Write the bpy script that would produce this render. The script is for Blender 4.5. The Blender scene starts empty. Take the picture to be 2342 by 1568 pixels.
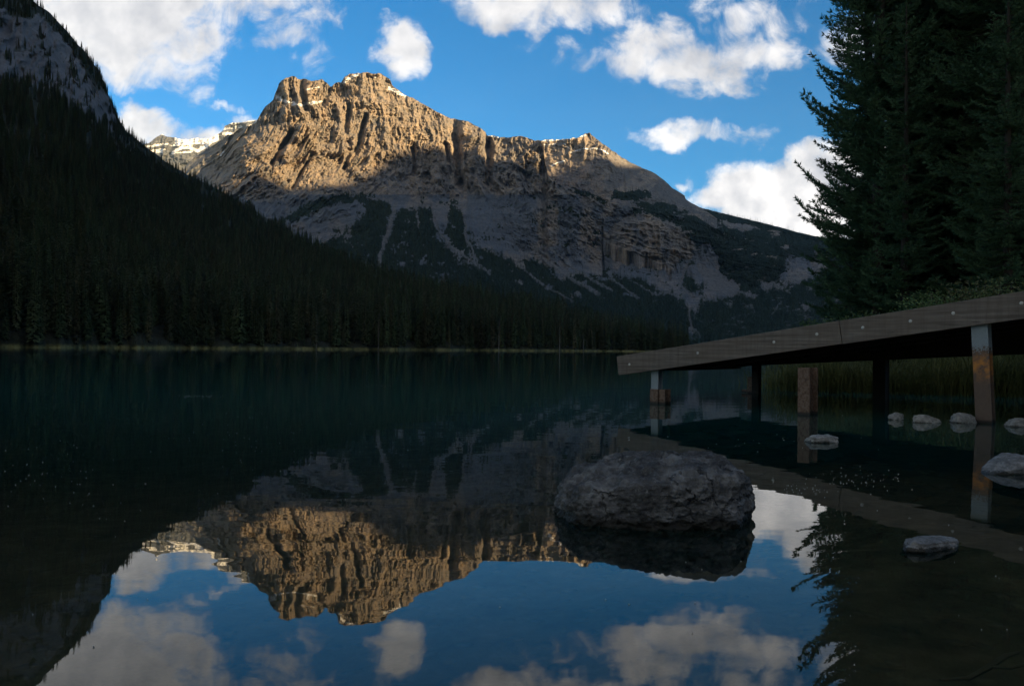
import bpy, math, random
import numpy as np
from mathutils import Matrix, Vector

scene = bpy.context.scene
COL = scene.collection
R = math.radians

# ------------------------------------------------------------------ camera, light, exposure
CH = 0.78                     # eye height above the lake
FPX, CX, CY = 1803.0, 1171.0, 784.0
PITCH, ROLL = R(0.477), R(0.5)
cam = bpy.data.cameras.new('camera'); camo = bpy.data.objects.new('camera', cam); COL.objects.link(camo)
cam.sensor_width = 36.0; cam.lens = 36.0 * FPX / 2342.0
cam.clip_start = 0.05; cam.clip_end = 60000
CM = Matrix.Translation((0, 0, CH)) @ Matrix.Rotation(R(90) + PITCH, 4, 'X') @ Matrix.Rotation(ROLL, 4, 'Z')
camo.matrix_world = CM
scene.camera = camo
M3 = np.array(CM.to_3x3())

SUN_EL, SUN_AZ = R(7.5), R(44)          # azimuth: degrees to the right of straight behind the camera
SX, SY = math.sin(SUN_AZ), -math.cos(SUN_AZ)
sd = Vector((SX * math.cos(SUN_EL), SY * math.cos(SUN_EL), math.sin(SUN_EL)))
sun = bpy.data.lights.new('sun', 'SUN'); suno = bpy.data.objects.new('sun', sun); COL.objects.link(suno)
sun.energy = 5.0; sun.angle = R(0.5); sun.color = (1.0, 0.71, 0.36)
suno.rotation_euler = sd.to_track_quat('Z', 'Y').to_euler()

scene.view_settings.view_transform = 'Standard'
scene.view_settings.look = 'None'
scene.view_settings.exposure = 1.95
scene.view_settings.gamma = 1.0
scene.render.engine = 'CYCLES'
scene.cycles.use_denoising = True
scene.cycles.max_bounces = 6
scene.cycles.diffuse_bounces = 2
scene.cycles.glossy_bounces = 3
scene.cycles.transparent_max_bounces = 8
scene.cycles.volume_bounces = 0
scene.cycles.caustics_reflective = False
scene.cycles.caustics_refractive = False


def ray(px, py):
    """pixel (2342 wide photograph) -> (u, v): direction (u, 1, v) in the world"""
    px = np.asarray(px, float); py = np.asarray(py, float)
    a = (px - CX) / FPX; b = -(py - CY) / FPX
    d = [M3[i, 0] * a + M3[i, 1] * b - M3[i, 2] for i in range(3)]
    return d[0] / d[1], d[2] / d[1]


def at(px, py, D):
    u, v = ray(px, py)
    return np.stack([u * D, np.zeros_like(u) + D, CH + v * D], -1)


def on_water(px, py, z=0.0):
    u, v = ray(px, py)
    D = (z - CH) / v
    return float(u * D), float(D), z


# ------------------------------------------------------------------ node helpers
class NT:
    def __init__(s, tree): s.t = tree; s.n = tree.nodes; s.l = tree.links
    def put(s, inp, v):
        if isinstance(v, bpy.types.NodeSocket): s.l.new(v, inp)
        elif v is not None:
            try: inp.default_value = v
            except Exception:
                inp.default_value = (v, v, v) if not hasattr(v, '__len__') else tuple(v)[:len(inp.default_value)]
    def node(s, typ, ins=None, **props):
        n = s.n.new(typ)
        for k, v in props.items(): setattr(n, k, v)
        for k, v in (ins or {}).items(): s.put(n.inputs[k], v)
        return n
    def math(s, op, a=None, b=None, c=None, clamp=False):
        n = s.n.new('ShaderNodeMath'); n.operation = op; n.use_clamp = clamp
        for i, v in enumerate((a, b, c)): s.put(n.inputs[i], v) if v is not None else None
        return n.outputs[0]
    def vm(s, op, a=None, b=None, c=None, out=0):
        n = s.n.new('ShaderNodeVectorMath'); n.operation = op
        for i, v in enumerate((a, b, c)): s.put(n.inputs[i], v) if v is not None else None
        return n.outputs['Value'] if op in ('DOT_PRODUCT', 'LENGTH') else n.outputs[0]
    def noise(s, vec, scale, detail=4, rough=.55, dist=0, out='Fac'):
        n = s.node('ShaderNodeTexNoise', {'Vector': vec, 'Scale': scale, 'Detail': detail, 'Roughness': rough, 'Distortion': dist})
        return n.outputs[out]
    def mapr(s, v, a, b, c=0., d=1., smooth=False):
        n = s.node('ShaderNodeMapRange', {'Value': v, 'From Min': a, 'From Max': b, 'To Min': c, 'To Max': d})
        n.interpolation_type = 'SMOOTHSTEP' if smooth else 'LINEAR'
        return n.outputs[0]
    def mix(s, f, a, b, blend='MIX'):
        n = s.n.new('ShaderNodeMix'); n.data_type = 'RGBA'; n.blend_type = blend
        s.put(n.inputs[0], f); s.put(n.inputs[6], c4(a)); s.put(n.inputs[7], c4(b))
        return n.outputs[2]
    def ramp(s, f, stops):
        n = s.node('ShaderNodeValToRGB', {'Fac': f}); cr = n.color_ramp
        while len(cr.elements) < len(stops): cr.elements.new(.5)
        for e, (p, c) in zip(cr.elements, stops): e.position = p; e.color = c4(c)
        return n.outputs[0]
    def scaled(s, vec, k): return s.vm('MULTIPLY', vec, k)
    def attr(s, name): return s.node('ShaderNodeAttribute', attribute_name=name).outputs['Fac']
    def bump(s, h, strength, dist):
        return s.node('ShaderNodeBump', {'Height': h, 'Strength': strength, 'Distance': dist}).outputs[0]


def c4(c):
    if isinstance(c, bpy.types.NodeSocket): return c
    return (c, c, c, 1.) if not hasattr(c, '__len__') else tuple(c) + (1.,) * (4 - len(c))


def mat(name, build):
    m = bpy.data.materials.new(name); m.use_nodes = True
    t = NT(m.node_tree); bs = t.n['Principled BSDF']; bs.inputs['Specular IOR Level'].default_value = .25
    build(t, bs); return m


# ------------------------------------------------------------------ world: sky with clouds
CLOUDS = [  # centre x, y, radius x, y (pixels of the photograph turned into directions), weight
    (290, 20, 230, 130, 1.5), (190, 70, 120, 100, 1.2), (400, 90, 110, 110, 1.1), (440, 180, 55, 55, .8), (300, 140, 110, 65, 1.1), (330, -120, 330, 120, 1.2),
    (600, 0, 110, 45, .9), (700, 20, 90, 50, .8), (640, 70, 75, 40, .6),
    (918, 108, 58, 66, 1.15), (715, 152, 48, 56, .52),
    (330, 292, 80, 52, 1.3), (430, 308, 60, 32, .8), (525, 243, 40, 12, .6), (562, 272, 50, 20, .8), (478, 300, 55, 24, .8),
    (1150, 10, 130, 60, 1.1), (1310, 15, 150, 62, 1.15), (1230, 66, 60, 34, .8), (1195, 108, 36, 14, .35),
    (1490, 90, 75, 60, 1.1), (1345, 135, 70, 34, .7), (1450, 135, 95, 44, .9), (1600, 150, 140, 58, 1.1), (1740, 125, 130, 46, 1.0), (1830, 125, 60, 32, .75),
    (1690, 45, 95, 58, .8), (1810, 60, 90, 60, .5), (1590, 205, 100, 22, .5),
    (1570, 303, 120, 32, .95), (1650, 312, 120, 26, .8), (1710, 335, 80, 14, .45),
    (1568, 418, 34, 18, .7),
    (1790, 452, 160, 78, 1.8), (1900, 405, 120, 66, 1.8), (1670, 450, 90, 48, 1.5), (1930, 480, 130, 62, 1.0), (2010, 390, 130, 90, 1.2),
    (2100, 80, 200, 100, .9), (2250, 250, 160, 90, .7)]
w = bpy.data.worlds.new('World'); scene.world = w; w.use_nodes = True
W = NT(w.node_tree); W.n.clear()
SKY_STR = 0.073
sky = W.node('ShaderNodeTexSky'); sky.sky_type = 'NISHITA'; sky.sun_disc = False
sky.sun_elevation = SUN_EL; sky.sun_rotation = math.atan2(SX, SY)
sky.altitude = 1300; sky.air_density = 1.0; sky.dust_density = 0.3; sky.ozone_density = 3.0
tc = W.node('ShaderNodeTexCoord').outputs['Generated']
sep = W.node('ShaderNodeSeparateXYZ', {'Vector': tc})
yy = W.math('MAXIMUM', sep.outputs[1], .05)
pl = W.node('ShaderNodeCombineXYZ', {'X': W.math('DIVIDE', sep.outputs[0], yy), 'Y': W.math('DIVIDE', sep.outputs[2], yy), 'Z': 0.}).outputs[0]
wn = W.node('ShaderNodeTexNoise', {'Vector': pl, 'Scale': 14., 'Detail': 6., 'Roughness': .6})
warp = W.vm('SUBTRACT', wn.outputs['Color'], (.5, .5, .5))
plw = W.vm('MULTIPLY_ADD', warp, (.10, .075, 0.), pl)
acc = None
for (cx, cy, rx, ry, wt) in CLOUDS:
    u, v = ray(cx, cy); k = FPX
    q = W.vm('MULTIPLY_ADD', plw, (k / rx, k / ry, 0.), (-float(u) * k / rx, -float(v) * k / ry, 0.))
    d2 = W.vm('DOT_PRODUCT', q, q)
    val = W.math('MULTIPLY_ADD', d2, -wt * .55, wt)
    acc = val if acc is None else W.math('SMOOTH_MAX', acc, val, .25)
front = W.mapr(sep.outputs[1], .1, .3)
fill_clouds = W.math('MULTIPLY_ADD', W.noise(tc, 2.6, 5, .5), 5., -1.9)
accm = W.math('ADD', W.math('MULTIPLY', W.math('MAXIMUM', acc, -1.), front), W.math('MULTIPLY', fill_clouds, W.math('SUBTRACT', 1., front)))
f1 = W.noise(pl, 17., 10, .66, .5)
dens = W.math('ADD', accm, W.math('MULTIPLY_ADD', f1, 2.3, -1.22))
alpha = W.mapr(dens, .20, 1.05, 0, 1, True)
# light side: compare the noise here with the noise a little towards the light
off = W.vm('ADD', pl, (.012, .016, 0.))
g1 = W.noise(pl, 11., 5, .5); g2 = W.noise(off, 11., 5, .5)
rel = W.math('MULTIPLY_ADD', W.math('SUBTRACT', g1, g2), 2.6, .55, clamp=True)
thick = W.mapr(dens, .5, 1.9, 1.0, .55)
low = W.mapr(sep.outputs[2], .12, .34, 1.25, .72)     # clouds near the horizon stand nearer the sun-lit side
lit = W.math('MULTIPLY', W.math('MULTIPLY', rel, thick), low, clamp=True)
ccol = W.mix(lit, (.30, .31, .35), (1.0, .95, .90))
ccol = W.mix(front, (.56, .52, .44), ccol)      # unseen clouds added behind the camera to even out the ambient tint
hs = W.node('ShaderNodeHueSaturation', {'Saturation': 1.28, 'Value': .80, 'Color': sky.outputs[0]}).outputs[0]
CG = W.node('ShaderNodeVectorMath', {0: ccol, 3: 5.8}, operation='SCALE').outputs[0]
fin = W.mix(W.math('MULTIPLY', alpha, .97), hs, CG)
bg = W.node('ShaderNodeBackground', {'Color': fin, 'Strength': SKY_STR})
wo = W.node('ShaderNodeOutputWorld'); W.l.new(bg.outputs[0], wo.inputs[0])
w.cycles.sampling_method = 'MANUAL'; w.cycles.sample_map_resolution = 512

# ------------------------------------------------------------------ numpy noise
def _h(ix, iy, s):
    n = (ix.astype(np.int64) * 374761393 + iy.astype(np.int64) * 668265263 + s * 974634777) & 0xffffffff
    n = ((n ^ (n >> 13)) * 1274126177) & 0xffffffff
    return ((n ^ (n >> 16)) & 0xffff) / 65535.0


def vn(x, y, s=0):
    x = np.asarray(x, float); y = np.asarray(y, float)
    ix = np.floor(x); iy = np.floor(y); fx = x - ix; fy = y - iy
    fx = fx * fx * fx * (fx * (fx * 6 - 15) + 10); fy = fy * fy * fy * (fy * (fy * 6 - 15) + 10)
    a = _h(ix, iy, s); b = _h(ix + 1, iy, s); c = _h(ix, iy + 1, s); d = _h(ix + 1, iy + 1, s)
    return a + (b - a) * fx + (c - a) * fy + (a - b - c + d) * fx * fy


def fbm(x, y, o=5, s=0, g=.5):
    t = 0; a = 1; n = 0
    for i in range(o):
        t = t + a * vn(x * 2 ** i + 17.3 * i, y * 2 ** i - 9.1 * i, s + i); n += a; a *= g
    return t / n


def ridged(x, y, o=5, s=0, g=.5):
    t = 0; a = 1; n = 0
    for i in range(o):
        r = 1 - np.abs(2 * vn(x * 2 ** i + 7.7 * i, y * 2 ** i + 3.3 * i, s + i) - 1); t = t + a * r * r; n += a; a *= g
    return t / n


def sstep(a, b, x):
    t = np.clip((x - a) / (b - a), 0, 1); return t * t * (3 - 2 * t)


def inpoly(px, py, poly):
    m = np.zeros(px.shape, bool); n = len(poly)
    for i in range(n):
        x0, y0 = poly[i]; x1, y1 = poly[(i + 1) % n]
        if y0 == y1: continue
        c = ((y0 > py) != (y1 > py)) & (px < (x1 - x0) * (py - y0) / (y1 - y0) + x0)
        m ^= c
    return m


def linedist(px, py, pts):
    best = np.full(px.shape, 1e9)
    for (x0, y0), (x1, y1) in zip(pts[:-1], pts[1:]):
        dx, dy = x1 - x0, y1 - y0
        t = np.clip(((px - x0) * dx + (py - y0) * dy) / (dx * dx + dy * dy), 0, 1)
        best = np.minimum(best, np.hypot(px - x0 - t * dx, py - y0 - t * dy))
    return best


def tps(ctrl):
    P = np.array([(a, b) for a, b, _ in ctrl], float) / 500.; V = np.array([c for *_, c in ctrl], float)
    n = len(P); r2 = ((P[:, None] - P[None]) ** 2).sum(-1)
    K = np.where(r2 > 0, r2 * np.log(r2 + 1e-12), 0) + np.eye(n) * 1e-3
    A = np.zeros((n + 3, n + 3)); A[:n, :n] = K; A[:n, n] = 1; A[:n, n + 1:] = P; A[n, :n] = 1; A[n + 1:, :n] = P.T
    wv = np.linalg.solve(A, np.concatenate([V, [0, 0, 0]]))
    def f(px, py):
        x = np.asarray(px, float) / 500.; y = np.asarray(py, float) / 500.
        o = wv[n] + wv[n + 1] * x + wv[n + 2] * y
        for i in range(n):
            q = (x - P[i, 0]) ** 2 + (y - P[i, 1]) ** 2
            o = o + wv[i] * q * np.log(q + 1e-12)
        return o
    return f


# ------------------------------------------------------------------ mesh helpers
def link(name, me, m=None, parent=None):
    o = bpy.data.objects.new(name, me); COL.objects.link(o)
    if m is not None: me.materials.append(m)
    if parent: o.parent = parent
    return o


def mesh_np(name, V, F, smooth=False, attrs=None):
    V = np.ascontiguousarray(V, np.float32); F = np.ascontiguousarray(F, np.int32); k = F.shape[1]
    me = bpy.data.meshes.new(name)
    me.vertices.add(len(V)); me.vertices.foreach_set('co', V.ravel())
    me.loops.add(F.size); me.loops.foreach_set('vertex_index', F.ravel())
    me.polygons.add(len(F)); me.polygons.foreach_set('loop_start', np.arange(0, F.size, k, dtype=np.int32))
    me.polygons.foreach_set('use_smooth', np.full(len(F), smooth))
    me.update(calc_edges=True)
    for n, a in (attrs or {}).items():
        at_ = me.attributes.new(n, 'FLOAT', 'POINT'); at_.data.foreach_set('value', np.ascontiguousarray(a, np.float32).ravel())
    return me


def grid_faces(nr, nc):
    i = np.arange(nr - 1)[:, None] * nc + np.arange(nc - 1)[None]
    return np.stack([i, i + 1, i + nc + 1, i + nc], -1).reshape(-1, 4)


def tag(o, label=None, cat=None, group=None, kind=None):
    if label: o['label'] = label
    if cat: o['category'] = cat
    if group: o['group'] = group
    if kind: o['kind'] = kind
    return o


def empty(name, loc, rz=0.):
    o = bpy.data.objects.new(name, None); COL.objects.link(o); o.location = loc; o.rotation_euler = (0, 0, rz)
    o.empty_display_size = .2
    return o


class MB:
    """collects boxes, tubes and raw faces, links them as one mesh"""
    def __init__(s): s.v = []; s.f = []
    def add(s, vs, fs):
        b = len(s.v); s.v += [tuple(map(float, p)) for p in vs]; s.f += [tuple(b + i for i in f) for f in fs]
    def hexa(s, c8): s.add(c8, [(0, 3, 2, 1), (4, 5, 6, 7), (0, 1, 5, 4), (1, 2, 6, 5), (2, 3, 7, 6), (3, 0, 4, 7)])
    def box(s, x0, x1, y0, y1, z0, z1, fn=lambda p: p):
        s.hexa([fn(p) for p in ((x0, y0, z0), (x1, y0, z0), (x1, y1, z0), (x0, y1, z0), (x0, y0, z1), (x1, y0, z1), (x1, y1, z1), (x0, y1, z1))])
    def tube(s, pts, rad, n=8):
        rings = []
        for i, p in enumerate(pts):
            p = Vector(p); a = Vector(pts[max(i - 1, 0)]); b = Vector(pts[min(i + 1, len(pts) - 1)])
            d = (b - a).normalized(); x = d.orthogonal().normalized(); y = d.cross(x)
            r = rad[i] if hasattr(rad, '__len__') else rad
            rings.append([p + x * r * math.cos(2 * math.pi * k / n) + y * r * math.sin(2 * math.pi * k / n) for k in range(n)])
        b = len(s.v)
        for r_ in rings: s.v += [tuple(q) for q in r_]
        for i in range(len(rings) - 1):
            for k in range(n):
                k2 = (k + 1) % n; s.f.append((b + i * n + k, b + i * n + k2, b + (i + 1) * n + k2, b + (i + 1) * n + k))
        s.f.append(tuple(b + k for k in range(n))[::-1]); s.f.append(tuple(b + (len(rings) - 1) * n + k for k in range(n)))
    def build(s, name, m, parent=None, bevel=0, smooth=False):
        me = bpy.data.meshes.new(name); me.from_pydata(s.v, [], s.f); me.update()
        if smooth: me.polygons.foreach_set('use_smooth', [True] * len(me.polygons))
        o = link(name, me, m, parent)
        if bevel:
            bm = o.modifiers.new('bevel', 'BEVEL'); bm.width = bevel; bm.segments = 2; bm.limit_method = 'ANGLE'
        return o


# ------------------------------------------------------------------ materials
def m_rock(t, bs):
    P = t.node('ShaderNodeNewGeometry').outputs['Position']
    veg, scr, snow, warm = t.attr('veg'), t.attr('scree'), t.attr('snow'), t.attr('warm')
    strata = t.noise(t.scaled(P, (.0016, .0016, .035)), 1., 6, .65, .4)
    rib = t.noise(t.scaled(P, (.03, .03, .0035)), 1., 6, .65, .3)
    big = t.noise(P, .004, 5, .55)
    fine = t.noise(P, .08, 6, .7)
    base = t.ramp(t.math('ADD', t.math('MULTIPLY', strata, .5), t.math('MULTIPLY', rib, .5)),
                  [(.30, (.09, .082, .076)), (.44, (.19, .172, .155)), (.55, (.30, .272, .24)), (.72, (.50, .455, .40))])
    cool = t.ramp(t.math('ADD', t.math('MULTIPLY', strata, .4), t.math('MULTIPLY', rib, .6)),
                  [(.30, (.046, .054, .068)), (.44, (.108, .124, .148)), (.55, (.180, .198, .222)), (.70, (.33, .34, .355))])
    base = t.mix(t.math('MULTIPLY', warm, 1.6, clamp=True), cool, base)  # shaded slopes get a bluer, darker rock colour than the sunlit face
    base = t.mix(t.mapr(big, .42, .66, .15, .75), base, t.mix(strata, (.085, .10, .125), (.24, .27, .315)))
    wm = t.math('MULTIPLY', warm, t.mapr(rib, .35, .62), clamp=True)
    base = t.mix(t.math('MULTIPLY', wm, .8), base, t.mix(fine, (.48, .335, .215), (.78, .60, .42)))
    base = t.mix(t.mapr(fine, .3, .7, 0, .5), t.mix(.5, base, (.10, .095, .09)), base)
    sc = t.mix(t.mapr(fine, .35, .65), (.09, .088, .088), (.225, .213, .20))
    base = t.mix(scr, base, sc)
    base = t.mix(veg, base, t.mix(fine, (.012, .020, .013), (.03, .042, .022)))
    base = t.mix(snow, base, (.88, .90, .94))
    t.put(bs.inputs['Base Color'], base); bs.inputs['Roughness'].default_value = .95; bs.inputs['Specular IOR Level'].default_value = .1
    h = t.math('ADD', t.math('MULTIPLY', t.noise(t.scaled(P, (.06, .06, .012)), 1., 7, .7), 1.), t.math('MULTIPLY', t.noise(t.scaled(P, (.01, .01, .12)), 1., 5, .6), .5))
    t.put(bs.inputs['Normal'], t.bump(h, 1., 22.))


M_ROCK = mat('mountain_rock', m_rock)


def m_hill(t, bs):
    P = t.node('ShaderNodeNewGeometry').outputs['Position']
    rock, sh = t.attr('rock'), t.attr('shore')
    fine = t.noise(P, .12, 6, .7); rib = t.noise(t.scaled(P, (.022, .022, .018)), 1., 7, .62, .2)
    rk = t.ramp(rib, [(.3, (.075, .076, .082)), (.5, (.115, .116, .124)), (.7, (.165, .165, .172))])
    g = t.mix(fine, (.010, .013, .008), (.028, .032, .018))
    g = t.mix(sh, g, t.mix(t.mapr(t.noise(P, .25, 5, .65), .35, .65), (.03, .04, .015), (.22, .20, .08)))
    t.put(bs.inputs['Base Color'], t.mix(rock, g, rk)); bs.inputs['Roughness'].default_value = .95
    t.put(bs.inputs['Normal'], t.bump(t.math('ADD', fine, rib), .6, 5.))


M_HILL = mat('hillside_ground', m_hill)


def foliage(c1, c2, c3, rough=.6):
    def f(t, bs):
        rnd = t.node('ShaderNodeObjectInfo').outputs['Random']
        n = t.noise(t.node('ShaderNodeTexCoord').outputs['Object'], 1.1, 4, .6)
        c = t.mix(t.mapr(n, .35, .65), c1, c2)
        c = t.mix(t.mapr(rnd, .35, 1., 0, .8), c, c3)
        c = t.vm('MULTIPLY', c, t.math('MULTIPLY_ADD', t.math('FRACT', t.math('MULTIPLY', rnd, 37.7)), 1.0, .5))
        t.put(bs.inputs['Base Color'], c); bs.inputs['Roughness'].default_value = rough
        tl = t.node('ShaderNodeBsdfTranslucent', {'Color': c}).outputs[0]
        ms = t.node('ShaderNodeMixShader', {0: .3, 1: bs.outputs[0], 2: tl}).outputs[0]
        t.l.new(ms, t.n['Material Output'].inputs[0])
    return f


M_CON = mat('conifer_needles', foliage((.070, .115, .050), (.11, .145, .065), (.15, .12, .06)))
M_CONF = mat('distant_needles', foliage((.030, .058, .036), (.050, .080, .046), (.056, .074, .044)))
M_NEAR = mat('near_needles', foliage((.022, .055, .028), (.055, .10, .05), (.04, .07, .03)))
M_LEAF = mat('shrub_leaves', foliage((.05, .10, .035), (.10, .13, .045), (.12, .11, .05), .5))
M_BARK = mat('bark', lambda t, bs: (t.put(bs.inputs['Base Color'], t.mix(t.noise(t.scaled(t.node('ShaderNodeTexCoord').outputs['Object'], (9., 9., 1.5)), 1., 5, .6), (.010, .0095, .008), (.038, .034, .028))), t.put(bs.inputs['Roughness'], .95)))
M_SNAG = mat('bleached_dead_wood', lambda t, bs: (t.put(bs.inputs['Base Color'], t.mix(t.noise(t.scaled(t.node('ShaderNodeTexCoord').outputs['Object'], (5., 5., .6)), 1., 4, .6), (.10, .09, .08), (.26, .24, .21))), t.put(bs.inputs['Roughness'], .9)))


# ------------------------------------------------------------------ the great mountain
SKY1 = [(330, 470), (380, 440), (430, 372), (480, 335), (520, 310), (560, 292), (585, 276), (600, 255), (612, 240), (625, 228), (630, 212), (638, 192), (648, 181), (660, 178), (672, 177), (682, 181), (700, 181), (712, 185), (722, 184), (735, 182),
        (742, 188), (750, 192), (757, 199), (768, 192), (780, 189), (788, 176), (800, 169), (812, 171), (822, 168), (838, 167), (852, 167), (870, 170), (884, 176), (892, 182), (897, 196), (912, 206), (925, 216), (945, 224), (960, 234), (985, 248), (1010, 261),
        (1030, 270), (1048, 272), (1068, 277), (1085, 287), (1100, 293), (1110, 300), (1114, 310), (1135, 316), (1160, 314), (1175, 312), (1190, 311), (1205, 315), (1222, 321), (1239, 323), (1243, 345), (1247, 372), (1254, 402),
        (1275, 420), (1300, 432), (1345, 438), (1375, 452), (1392, 464), (1450, 474), (1500, 486), (1560, 497), (1620, 516), (1700, 545), (1780, 558), (1860, 566), (1960, 572), (2200, 585), (2500, 600)]
DEP1 = tps([(330, 470, 3700), (430, 375, 3850), (480, 335, 3900), (520, 310, 3750), (470, 400, 3500), (585, 276, 3420), (560, 340, 3150), (527, 440, 2960), (650, 180, 3420), (720, 185, 3480), (760, 200, 3560), (850, 168, 3500), (900, 200, 3560), (1000, 258, 3520), (1110, 303, 3480), (1160, 316, 3420), (1238, 325, 3180),
             (640, 260, 3240), (720, 260, 3260), (800, 250, 3330), (870, 260, 3330), (600, 350, 3020), (700, 350, 3080), (800, 350, 3150), (900, 330, 3220), (1000, 330, 3260), (1100, 350, 3230), (1190, 370, 3130), (1243, 400, 3080),
             (620, 430, 2850), (700, 420, 2900), (800, 415, 2960), (860, 400, 3010), (960, 420, 3030), (1060, 430, 3000), (1180, 430, 2960), (1260, 430, 2990), (1300, 436, 2960),
             (640, 490, 2600), (750, 455, 2660), (760, 520, 2450), (860, 460, 2680), (960, 470, 2700), (1100, 470, 2790), (1200, 470, 2780), (1300, 462, 2850), (1400, 474, 2880), (1500, 490, 2960), (1620, 525, 3080), (1780, 562, 3250), (1960, 575, 3300), (2400, 600, 3300),
             (900, 540, 2350), (1050, 560, 2320), (1200, 580, 2560), (1400, 600, 2680), (1550, 620, 2700), (1680, 620, 2820), (1850, 610, 3000), (860, 610, 2050), (1100, 640, 1950), (1300, 670, 2100), (1450, 660, 2300), (1600, 680, 2300), (1750, 670, 2500), (1900, 660, 2700),
             (500, 560, 2200), (330, 600, 2300), (600, 700, 1500), (900, 740, 1400), (1200, 760, 1500), (1450, 770, 1600), (1600, 770, 1700), (1750, 760, 1850), (1950, 760, 2000), (2400, 760, 2000), (330, 790, 1500), (1000, 800, 1350), (1600, 800, 1500), (2400, 800, 1700)])

VEG1 = [[(640, 500), (680, 476), (730, 455), (800, 438), (850, 442), (880, 468), (860, 470), (830, 468), (815, 460), (780, 462), (730, 478), (690, 496), (655, 512)],
        [(835, 468), (893, 466), (897, 472), (868, 580), (850, 640), (780, 640), (735, 560), (800, 520), (832, 500)],
        [(905, 490), (925, 470), (948, 490), (958, 470), (985, 475), (1000, 540), (1050, 595), (1120, 630), (1130, 700), (850, 700), (872, 590)],
        [(1030, 468), (1056, 480), (1062, 540), (1078, 592), (1100, 618), (1060, 596), (1020, 540)],
        [(1068, 560), (1100, 565), (1160, 590), (1190, 610), (1235, 628), (1290, 668), (1340, 700), (1450, 780), (1450, 800), (1000, 800), (1000, 690), (1110, 620), (1086, 590)],
        [(1190, 595), (1215, 590), (1240, 605), (1300, 650), (1360, 680), (1380, 720), (1300, 690), (1230, 640)],
        [(1318, 625), (1380, 640), (1420, 640), (1450, 632), (1500, 660), (1560, 690), (1585, 720), (1570, 760), (1600, 800), (1400, 800), (1340, 690), (1290, 640)],
        [(1560, 650), (1570, 618), (1582, 640), (1610, 672), (1580, 668)],
        [(1610, 690), (1680, 674), (1720, 664), (1770, 664), (1810, 655), (1850, 640), (1900, 610), (1880, 590), (1800, 565), (2500, 560), (2500, 800), (1600, 800), (1580, 740)],
        [(1700, 610), (1740, 620), (1755, 650), (1720, 672), (1690, 668), (1680, 640)],
        [(1440, 462), (1540, 470), (1640, 490), (1760, 530), (1900, 560), (1900, 600), (1860, 592), (1780, 584), (1700, 578), (1640, 565), (1600, 545), (1540, 520), (1480, 496), (1450, 488)],
        [(1298, 428), (1345, 434), (1385, 452), (1395, 470), (1375, 462), (1340, 446), (1305, 440)]]
SCR1 = [([(906, 466), (890, 520), (868, 590), (866, 620)], 8), ([(988, 482), (1000, 522), (1030, 560), (1070, 592), (1120, 622)], 5), ([(1062, 500), (1066, 545), (1082, 575), (1090, 600), (1120, 625)], 4),
        ([(952, 486), (958, 520)], 3), ([(1215, 560), (1250, 600), (1310, 640), (1370, 672)], 9), ([(1255, 565), (1320, 620), (1400, 665)], 5), ([(1180, 600), (1240, 650), (1310, 690)], 4),
        ([(1400, 640), (1460, 680)], 4), ([(1440, 640), (1500, 675)], 3),
        ([(1555, 660), (1562, 620), (1575, 600)], 5), ([(1560, 655), (1590, 685), (1600, 690), (1573, 712), (1580, 745), (1600, 770)], 5), ([(1640, 540), (1655, 560), (1652, 570)], 3),
        ([(1500, 640), (1540, 662), (1590, 676)], 5)]
SCR1P = [[(1590, 600), (1640, 620), (1690, 650), (1698, 668), (1650, 672), (1610, 650)], [(1690, 625), (1735, 618), (1785, 650), (1790, 662), (1745, 662)], [(1680, 660), (1740, 672), (1720, 682)],
         [(1830, 700), (1862, 694), (1850, 706), (1835, 716)], [(1770, 700), (1788, 688), (1780, 706), (1766, 722)], [(1655, 690), (1680, 696), (1670, 702)], [(700, 436), (900, 452), (895, 468), (860, 455), (800, 438)],
         [(1700, 700), (1725, 698), (1720, 712)]]

sx, sy = zip(*SKY1)
pxs = np.arange(335, 2450, 1.25); nr = 480
tt = np.linspace(0, 1, nr)[:, None] * np.ones(len(pxs))
skyy = np.interp(pxs, sx, sy)
jag = (fbm(pxs / 14., pxs * 0, 5, 3) - .5) * 12 * np.interp(pxs, [400, 600, 900, 1100, 1250, 1400], [.5, 1, .7, .35, .25, .1])
skyy = skyy + jag
PX = np.ones((nr, 1)) * pxs
horz = 799 + .0087 * (PX - CX)
PY = horz + 3 + (skyy[None] - horz - 3) * tt
D = DEP1(PX, PY)
# steepness and flow of the ribs: lines lean to the lower left on the left of the face, upright on the right
k = np.interp(PX, [430, 560, 700, 850, 950, 1250, 1400, 1700], [1.5, 1.3, .95, .35, .1, .0, -.25, -.3])
kk = k * sstep(200, 380, PY)
xf = PX + kk * (PY - 300) * .75
wx = (fbm(PX / 45., PY / 45., 4, 11) - .5) * 34
wy = (fbm(PX / 45. + 9, PY / 45., 4, 12) - .5) * 34
rib1 = ridged((xf + wx * 1.1) / 47., PY / 210. + wy / 260., 6, 21, .62)
rib2 = ridged((xf + wx * .9) / 14., PY / 52. + wy / 90., 5, 31, .66)
strat = ridged(PX / 110. + wx / 40, (PY - .20 * PX * sstep(900, 1500, PX) + .05 * PX + wy * .9) / 17., 5, 41, .6)
iso = fbm(PX / 34., PY / 30., 7, 51, .66)
X_, Y_ = PX + wx * .5, PY + wy * .5
Xs, Ys = PX + (fbm(PX / 11., PY / 11., 5, 71, .65) - .5) * 22, PY + (fbm(PX / 11., PY / 11., 5, 72, .65) - .5) * 26
veg = np.zeros(PX.shape); scr = np.zeros(PX.shape)
vs_ = np.zeros(PX.shape)
for ox, oy in ((-7, 0), (7, 0), (0, -5), (0, 5), (0, 0)):
    m_ = np.zeros(PX.shape, bool)
    for p in VEG1: m_ |= inpoly(Xs + ox, Ys + oy, p)
    vs_ += m_ / 5.
stip = vn(PX / 3.2, PY / 5., 86) * .6 + vn(PX / 7., PY / 8., 87) * .4
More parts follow.
